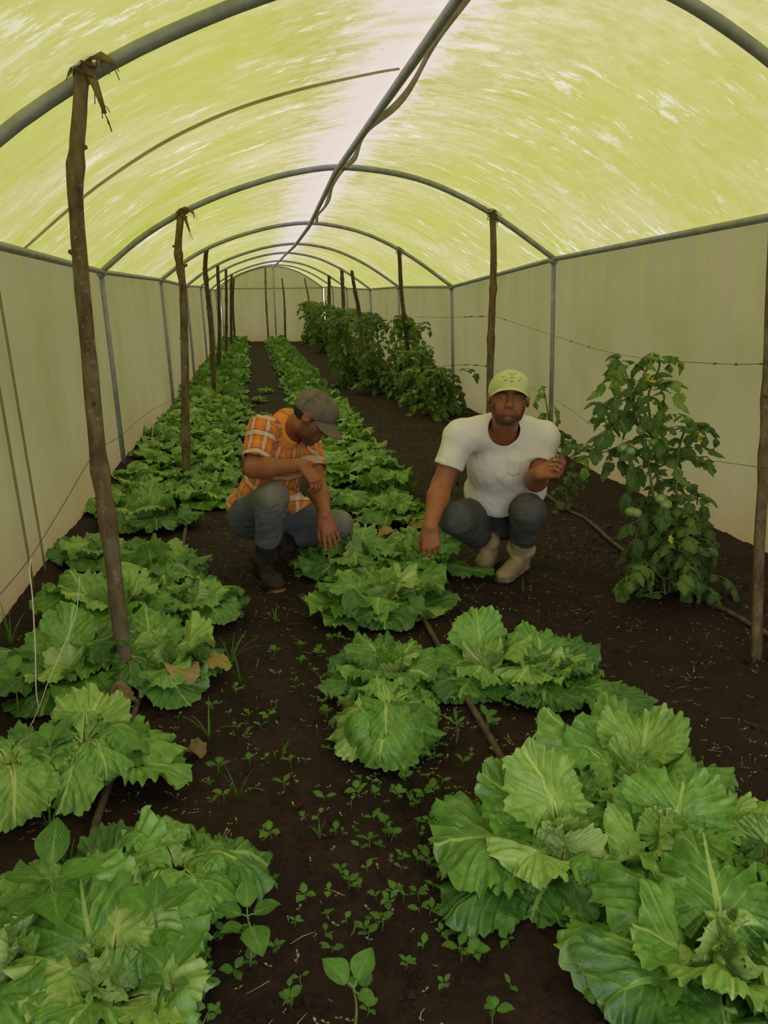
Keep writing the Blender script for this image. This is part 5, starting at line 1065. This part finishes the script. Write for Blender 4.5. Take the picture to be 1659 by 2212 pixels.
def tomato_plant(stems, label, seed, spacing=.05, leafsc=1.0, low=False, group=None, base=None, young=.25, fruits=(), flowers=(), bushy=0, extra=()):
    """stems: list of world point lists"""
    r_ = np.random.default_rng(seed); b = np.array(base if base is not None else stems[0][0]); b = b.copy(); b[2] = float(soil(b[0], b[1])); root = thing('tomato_plant', label, 'tomato plant', tuple(b), group=group)
    A, Y_ = (TLL, TYL) if low else (TL, TY)
    for si, pts in enumerate(stems):
        P = spline(pts, 26) - b; L = np.linalg.norm(np.diff(P, axis=0), axis=1).sum(); V, F, U = tube(P, np.linspace(.008, .0035, 26) * (1 if si < 3 else .6), 6); obj('stem', mesh('stem', V, F, M['stem']), root)
        n = max(3, int(L / spacing)); az = r_.uniform(0, 6.28)
        for k in range(n):
            f = (k + .6) / n; f = f if si else .04 + .96 * f; q = P[min(25, int(f * 25))]; az += 2.3 + r_.uniform(-.5, .5); sc_ = leafsc * r_.uniform(.7, 1.15) * (1.15 - .5 * f); yo = r_.random() < young * (.4 + 1.4 * f)
            me = (Y_ if yo else A)[int(r_.integers(len(Y_ if yo else A)))]; o = obj('leaf', me, root, tuple(q), (r_.uniform(-.3, .3), r_.uniform(-.2, .7), az), sc_)
    for k in range(bushy):
        q = np.array([r_.normal(0, .08), r_.normal(0, .08), r_.uniform(.05, .5)]) * leafsc; obj('leaf', A[int(r_.integers(len(A)))], root, tuple(q), (r_.uniform(-.4, .4), r_.uniform(0, .9), r_.uniform(0, 6.28)), leafsc * r_.uniform(.7, 1.1))
    for (p, rot, s_, yo) in extra: obj('leaf', (Y_ if yo else A)[int(r_.integers(3))], root, tuple(np.array(p) - b), rot, s_)
    for p, s_ in fruits:
        f = obj('fruit', TOM, root, tuple(np.array(p) - b), (r_.uniform(-.3, .3), r_.uniform(-.3, .3), r_.uniform(0, 6)), s_); f['label'] = 'unripe green tomato'; obj('calyx', CAL, f, (0, 0, .021))
    for p in flowers: f = obj('flower', FLW, root, tuple(np.array(p) - b), (r_.uniform(-1, 1), r_.uniform(-1, 1), 0), 1.3); f['label'] = 'small yellow flower'
    return root
b0 = at(1440, 1300, 3.2)
st = [[at(1440, 1305, 3.2), at(1420, 1150, 3.24), at(1400, 1000, 3.28), at(1365, 870, 3.3), at(1350, 800, 3.3), at(1325, 765, 3.28)],
      [at(1450, 1290, 3.22), at(1425, 1080, 3.32), at(1415, 960, 3.36), at(1400, 860, 3.36), at(1425, 790, 3.34), at(1412, 762, 3.3)],
      [at(1445, 1280, 3.18), at(1460, 1120, 3.2), at(1462, 1000, 3.22), at(1480, 930, 3.2), at(1512, 915, 3.16), at(1530, 935, 3.14)],
      [at(1400, 1000, 3.28), at(1350, 965, 3.30), at(1300, 978, 3.32), at(1250, 992, 3.33)],
      [at(1390, 930, 3.3), at(1340, 890, 3.35), at(1300, 885, 3.42), at(1268, 915, 3.46)],
      [at(1420, 1010, 3.3), at(1480, 985, 3.26), at(1520, 990, 3.22)],
      [at(1430, 1100, 3.25), at(1490, 1070, 3.2), at(1520, 1090, 3.16)],
      [at(1445, 1250, 3.15), at(1490, 1200, 3.05), at(1520, 1190, 3.0)],
      [at(1440, 1260, 3.15), at(1400, 1220, 3.05), at(1385, 1250, 3.0)],
      [at(1370, 850, 3.3), at(1410, 830, 3.24), at(1450, 850, 3.2)]]
tomato_plant(st, 'tall tomato plant with green fruit at right, its leaf held by the white-shirted man', 5, .055, .82, fruits=[(at(1413, 957, 3.2), .85), (at(1402, 978, 3.22), .8), (at(1345, 968, 3.24), .9), (at(1362, 975, 3.2), .8), (at(1428, 1078, 3.14), 1.0), (at(1438, 1090, 3.12), 1.0), (at(1362, 1105, 3.16), .9), (at(1375, 1108, 3.14), .9), (at(1385, 930, 3.22), .8)],
             flowers=[at(1400, 815, 3.22), at(1408, 822, 3.22), at(1508, 940, 3.1), at(1515, 948, 3.1), at(1450, 1165, 3.0)], bushy=46,
             extra=[(at(1284, 972, 3.30), (0, -.05, math.pi - YAW), .62, False), (at(1250, 968, 3.27), (.3, .1, math.pi + .1), .42, False), (at(1275, 990, 3.31), (-.3, .3, math.pi - .4), .45, False), (at(1300, 950, 3.38), (0, .2, math.pi + .9), .7, False)])
# smaller plants along the wall and the dense far row
def upright(px, py, top, n, lean, rs):
    x, y = pl(px, py); rr = np.random.default_rng(rs); g = float(soil(x, y)); out = []
    for k in range(n):
        dx, dy = rr.normal(0, .16), rr.normal(0, .16); out.append([np.array([x + dx * .2, y + dy * .2, g]), np.array([x + dx * .7, y + dy * .7, g + top * .45]), np.array([x + dx + lean, y + dy, g + top * rr.uniform(.82, 1.0)]), np.array([x + dx * 1.5 + lean * 1.4, y + dy * 1.4, g + top * rr.uniform(.80, 1.02)])])
    return out
TG = 'tomato plants of the far row'
tomato_plant([[at(1195, 1005, 6.0), at(1188, 930, 6.0), at(1180, 870, 6.0), at(1172, 832, 6.0)], [at(1195, 1005, 6.0), at(1200, 940, 6.0), at(1165, 890, 6.0)]], 'small tomato plant by the wall behind the white-shirted man\'s shoulder', 71, .09, .9, group=TG, young=.5, bushy=6)
tomato_plant([[at(1225, 1085, 4.9), at(1222, 1050, 4.9), at(1210, 1015, 4.9)]], 'low tomato plant at the foot of the wall below the held leaf', 72, .06, .55, group=TG, bushy=7)
far = [(955, 900, .62, 'short tomato plant with hanging green fruit, nearest in the far row', .35), (905, 880, .85, 'yellow-green tomato plant with fruit next to the stake in the far row', .75), (870, 862, 1.25, 'tall tomato plant wrapped round the dark stake', .35), (815, 850, 1.2, 'dark bushy tomato plant at the front of the dense clump', .1), (765, 835, 1.15, 'dark tomato plant on the path side of the dense clump', .12), (790, 800, 1.25, 'tomato plant in the middle of the dense clump', .25), (745, 790, 1.25, 'tomato plant at the back left of the dense clump', .15), (735, 770, 1.3, 'feathery tomato plant behind the dense clump', .3), (700, 762, 1.3, 'tomato plant beyond the clump below the short stake', .25), (690, 750, 1.35, 'far light green tomato plant near the end wall', .5), (672, 742, 1.4, 'farthest tomato plant beside the end of the middle bed', .45)]
for i, (px, py, top, lab, yo) in enumerate(far):
    x, y = pl(px, py); fr_ = []
    if i < 3: rr = np.random.default_rng(i); fr_ = [((x + rr.normal(0, .14) - .08, y - .18 + rr.normal(0, .05), float(soil(x, y)) + rr.uniform(.1, .42)), rr.uniform(1.1, 1.5)) for _ in range(5)]
    tomato_plant(upright(px, py, top, 5, -.03, i), lab, 200 + i, .075, 1.25, low=True, group=TG, base=np.array([x, y, 0]), young=yo, fruits=fr_, bushy=26)
# ------------------------------------------------------------------ weeds, seedlings, litter
def oval(L, W, seed, droop=.4, nu=7, nt=5, point=.8):
    s = np.linspace(0, 1, nu); t = np.linspace(-1, 1, nt); SS, TT = np.meshgrid(s, t, indexing='ij'); th = .35 - droop * 1.5 * s; ds = L / (nu - 1)
    cx = np.concatenate([[0], np.cumsum(np.cos(th))[:-1]]) * ds; cz = np.concatenate([[0], np.cumsum(np.sin(th))[:-1]]) * ds; w = W * np.clip(np.sin((s * .94 + .05) ** point * math.pi), .03, 1)
    lat = w[:, None] * TT; nor = np.abs(TT) ** 1.4 * w[:, None] * .25 + .03 * L * np.sin(SS * 9 + seed) * np.abs(TT)
    i = np.arange(nu * nt).reshape(nu, nt); Q = [tuple(q) for q in np.stack([i[:-1, :-1], i[1:, :-1], i[1:, 1:], i[:-1, 1:]], -1).reshape(-1, 4)]
    return np.stack([np.repeat(cx[:, None], nt, 1), lat, cz[:, None] + nor], -1).reshape(-1, 3), Q, np.stack([SS, TT], -1).reshape(-1, 2)
def rotz(V, az, el=0): return V @ np.array(Euler((0, -el, az)).to_matrix()).T
def big_weed(px, py, h, leaves, label, lean=(0, 0)):
    """leaves: (azimuth, length, width, height fraction, tilt)"""
    x, y = pl(px, py); g = float(soil(x, y)); root = thing('broadleaf_weed', label, 'weed', (x, y, g), group='broad-leaved weeds')
    top = np.array([lean[0], lean[1], h]); V, F, U = tube(spline([(0, 0, -.01), top * .5 + [.005, 0, 0], top], 8), [.0035] * 4 + [.0025] * 4, 5); obj('stem', mesh('stem', V, F, M['stem']), root)
    for k, (az, L, W, f, tl) in enumerate(leaves):
        L, W = L * .78, W * .78; V, Q, U = oval(L, W, k + px, .35 + .1 * (k % 3), 11, 7); st_ = .25 * L; a = math.radians(az) - YAW; V = V + [st_, 0, 0]; V2, F2, U2 = tube([(0, 0, 0), (st_ * .6, 0, .004), (st_ + .002, 0, .0)], .0016, 4)
        W_, F_, U_ = cat_mesh([(V, Q, U), (V2, F2, np.tile([[.1, 0]], (len(V2), 1)))]); obj('leaf', mesh('leaf', rotz(W_, a, tl) + top * f, F_, M['weed'], uv=U_), root)
big_weed(540, 2090, .13, ((100, .075, .030, 1, .5), (20, .075, .028, .95, .1), (170, .075, .027, .95, .1), (200, .06, .022, .8, -.1), (300, .09, .038, .9, -.3)), 'young weed with five heart-shaped leaves at the bottom, right of the left bed')
big_weed(345, 2110, .15, ((150, .10, .040, 1, .1), (95, .075, .028, 1, .6), (35, .10, .036, 1, .2), (300, .05, .02, .8, -.3), (240, .045, .018, .7, -.2)), 'young weed with three pointed leaves at the bottom left')
big_weed(375, 2215, .12, ((150, .075, .032, 1, .2), (45, .09, .032, 1, .4), (190, .06, .024, .8, 0), (350, .04, .018, .8, 0)), 'young weed at the bottom edge below the three-leaved one')
big_weed(130, 2070, .20, ((100, .12, .045, 1, .5), (190, .09, .035, .95, .1), (10, .11, .04, .95, .1), (300, .12, .05, .9, -.2), (240, .11, .045, .8, -.1), (50, .10, .04, .8, .2)), 'bushy light green weed over the bottom left lettuces')
big_weed(765, 2230, .10, ((150, .08, .034, 1, .3), (60, .08, .032, 1, .4), (330, .05, .02, .9, 0), (100, .03, .014, .9, .4)), 'weed cut by the bottom edge near the middle')
big_weed(120, 1720, .16, ((60, .09, .028, 1, .4), (120, .08, .026, 1, .4), (200, .07, .025, .8, .1), (340, .07, .024, .8, .1)), 'narrow-leaved weed growing before the wilting left lettuce')
big_weed(230, 1530, .10, ((120, .045, .02, 1, .4), (40, .05, .022, 1, .4), (190, .04, .018, .8, .1), (350, .045, .02, .8, .1)), 'small weed at the foot of the nearest left stake')
big_weed(40, 1560, .17, ((100, .09, .03, 1, .4), (180, .08, .03, .9, .2), (20, .09, .03, .9, .2), (280, .07, .025, .8, 0)), 'leafy weed at the left edge above the large wilting lettuce')
big_weed(985, 1605, .07, ((100, .05, .008, 1, .8), (150, .055, .009, .9, .3), (40, .045, .008, .9, .3), (200, .05, .009, .7, .1)), 'thin weed left of the drip hose in the middle bed')
big_weed(1050, 1600, .08, ((110, .05, .014, 1, .4), (30, .045, .018, 1, .2), (60, .04, .018, .9, .4), (350, .04, .016, .8, .1)), 'weed sprouting across the drip hose in the middle bed')
def grass_weed(px, py, h, n, label, seed):
    x, y = pl(px, py); g = float(soil(x, y)); root = thing('grass_weed', label, 'weed', (x, y, g), group='grassy weeds'); r_ = np.random.default_rng(seed)
    for k in range(n):
        a = r_.uniform(0, 6.28); b = r_.uniform(.25, .8); L = h * r_.uniform(.7, 1.2); t = np.linspace(0, 1, 7); P = np.stack([np.cos(a) * L * b * t ** 1.3, np.sin(a) * L * b * t ** 1.3, L * t * (1 - .55 * b * t)], 1)
        V, F = ribbon(P, .007 * (1 - .9 * t) + .001, (-math.sin(a), math.cos(a), .1), .0006); obj('blade', mesh('blade', V, F, M['weed'], uv=np.stack([np.tile(t, 4), np.full(28, .5)], 1)), root)
GW = [(452, 1600, .14, 6, 'grass tuft with arching blades left of the path'), (500, 1440, .16, 9, 'tall grassy weed on the path edge near the yellow leaf'), (520, 1480, .12, 8, 'low grassy weed spreading onto the path'), (595, 1345, .09, 7, 'grass tuft in front of the dark muddy boot'), (150, 1900, .12, 6, 'spindly grass weed at the left bed'), (110, 1800, .14, 6, 'grass weed with arching blades at the left edge'), (515, 1730, .13, 5, 'grass weed at the tip of the trailing lettuce leaf'), (545, 1890, .07, 5, 'little grass tuft on the path at lower left'), (1020, 1300, .07, 6, 'grass tuft right of the fanned lettuce'), (1130, 1280, .07, 6, 'grass tuft in front of the cream boots'), (1400, 1570, .07, 6, 'reddish grass tuft on the bare soil at right'), (550, 1240, .10, 8, 'grass weed beside the dark muddy boot'), (1030, 1280, .06, 8, 'grass weed beside the rear cream boot'), (930, 1060, .10, 9, 'grassy weed behind the white-shirted man\'s arm'), (890, 1040, .10, 9, 'yellowish grass weed along the middle bed'), (850, 1000, .12, 9, 'grassy weed at the far side of the middle bed'), (690, 1810, .05, 5, 'tiny grass tuft in the middle of the path'), (610, 1640, .06, 5, 'sparse grass tuft left of the path centre'), (560, 900, .1, 9, 'grassy weed on the path above the plaid shirt'), (25, 1400, .2, 7, 'tall grass weed against the left wall')]
for i, (px, py, h, n, lab) in enumerate(GW): grass_weed(px, py, h, n, lab, 300 + i)
def seedling(seed):
    r_ = np.random.default_rng(seed); parts = []; h = r_.uniform(.010, .024); n = int(r_.integers(2, 6)); V, F, U = tube([(0, 0, -.004), (.002, 0, h * .5), (0, .001, h)], .0009, 4); parts.append((V, F, np.tile([[.1, .3]], (len(V), 1))))
    for k in range(n):
        L = r_.uniform(.010, .022); V, Q, U = oval(L, L * r_.uniform(.28, .45), k, r_.uniform(.1, .5), 5, 3); V = V + [.003, 0, 0]; parts.append((rotz(V, k * 6.283 / n + r_.uniform(-.5, .5), r_.uniform(-.1, .4)) + [0, 0, h * r_.uniform(.7, 1)], Q, U))
    V, F, U = cat_mesh(parts); return mesh('seedling', V, F, M['weed'], uv=U)
SD = [seedling(i) for i in range(10)]; r = np.random.default_rng(77); cnt = 0
CL = [((850, 1700), 34, .16), ((900, 1650), 14, .10), ((870, 1950), 26, .13), ((860, 1880), 16, .10), ((640, 1480), 12, .12), ((760, 2020), 18, .2), ((680, 1420), 10, .15), ((940, 1840), 12, .08), ((560, 1650), 10, .15), ((500, 1560), 12, .1), ((1230, 1560), 14, .12), ((700, 1900), 16, .25), ((1000, 1620), 10, .1), ((620, 2100), 14, .15), ((760, 1560), 8, .06), ((900, 2100), 12, .15)]
for (c_, n, sp_) in CL:
    x, y = pl(*c_)
    for _ in range(n):
        X, Y = x + r.normal(0, sp_), y + r.normal(0, sp_)
        if not (-.3 < X < 1.5 and Y > .75): continue
        o = obj('weed_seedling', SD[int(r.integers(10))], None, (X, Y, float(soil(X, Y)) + .002), (r.uniform(-.2, .2), r.uniform(-.2, .2), r.uniform(0, 6.28)), r.uniform(.8, 1.7)); tag(o, 'tiny green weed seedling sprouting from the dark soil of the path', 'seedling', 'weed seedlings on the path')
# countless sprouts, crumbs and straw
def scatter(n, seed, fn, x0=-1.0, x1=2.5, y0=.75, y1=12, bias=1.6):
    r_ = np.random.default_rng(seed); X = r_.uniform(x0, x1, n); Y = y0 + (y1 - y0) * r_.random(n) ** bias; d = fbm(np.stack([X * 1.8, Y * 1.8, 0 * X + seed], 1), 2); k = d > r_.uniform(-.6, .35, n); X, Y = X[k], Y[k]; Z = soil(X, Y); Vs, Fs, m = [], [], 0
    for x, y, z in zip(X, Y, Z):
        V, F = fn(r_); Vs.append(V + [x, y, z]); Fs += [tuple(i + m for i in f) for f in F]; m += len(V)
    return np.concatenate(Vs), Fs
def sprout(r_):
    a = r_.uniform(0, 6.28); L = r_.uniform(.005, .013); w = L * .28; h = r_.uniform(.004, .016); c, s_ = math.cos(a), math.sin(a); d = np.array([c, s_, 0]); n = np.array([-s_, c, 0]); b = np.array([0, 0, h]); u = np.array([0, 0, .35 * L])
    V = np.array([b, b + d * L * .5 + n * w + u, b + d * L + u, b + d * L * .5 - n * w + u, b - d * L * .5 + n * w + u, b - d * L + u, b - d * L * .5 - n * w + u, n * .0006, -n * .0006]); return V, [(0, 3, 2, 1), (0, 4, 5, 6), (7, 8, 0)]
V, F = scatter(9500, 5, sprout, bias=1.5); M['sprout'] = simple('pale_sprout', (.26, .32, .12), (.52, .54, .34), 40, .7, 0, trans=.3)
tag(obj('sprouts', mesh('sprouts', V, F, M['sprout'], uv=np.tile([[.5, .5]], (len(V), 1)))), 'countless pale sprouts speckling the soil', 'sprouts', kind='stuff')
_oct = np.array([(1, 0, 0), (0, 1, 0), (-1, 0, 0), (0, -1, 0), (0, 0, 1), (0, 0, -.6)], float); _of = [(0, 1, 4), (1, 2, 4), (2, 3, 4), (3, 0, 4), (1, 0, 5), (2, 1, 5), (3, 2, 5), (0, 3, 5)]
def crumb(r_): s_ = r_.uniform(.002, .008) * (1 + 1.2 * (r_.random() < .08)); V = _oct * r_.uniform(.6, 1.3, (6, 1)) * s_; return rotz(V, r_.uniform(0, 6.28), r_.uniform(-.5, .5)), _of
V, F = scatter(15000, 6, crumb, y1=6, bias=1.5); tag(obj('soil_crumbs', mesh('soil_crumbs', V, F, M['soil'], smooth=False)), 'loose dark soil crumbs lying over the ground', 'soil', kind='stuff')
def straw(r_):
    a = r_.uniform(0, 6.28); L = r_.uniform(.012, .06); d = np.array([math.cos(a), math.sin(a), r_.uniform(-.05, .25)]); n = np.array([-math.sin(a), math.cos(a), 0]) * .0011; b = np.array([0, 0, .004]); e = b + d * L; m_ = b + d * L * .5 + n * r_.uniform(-4, 4); u = np.array([0, 0, .0016]); V = np.array([b - n, b + n, m_ - n + u, m_ + n + u, e - n * .5, e + n * .5]); return V, [(0, 2, 3, 1), (2, 4, 5, 3)]
V, F = scatter(520, 8, straw, y1=6, bias=1.3); tag(obj('straw_litter', mesh('straw_litter', V, F, M['straw'])), 'scattered straw and root scraps on the soil', 'straw', kind='stuff')
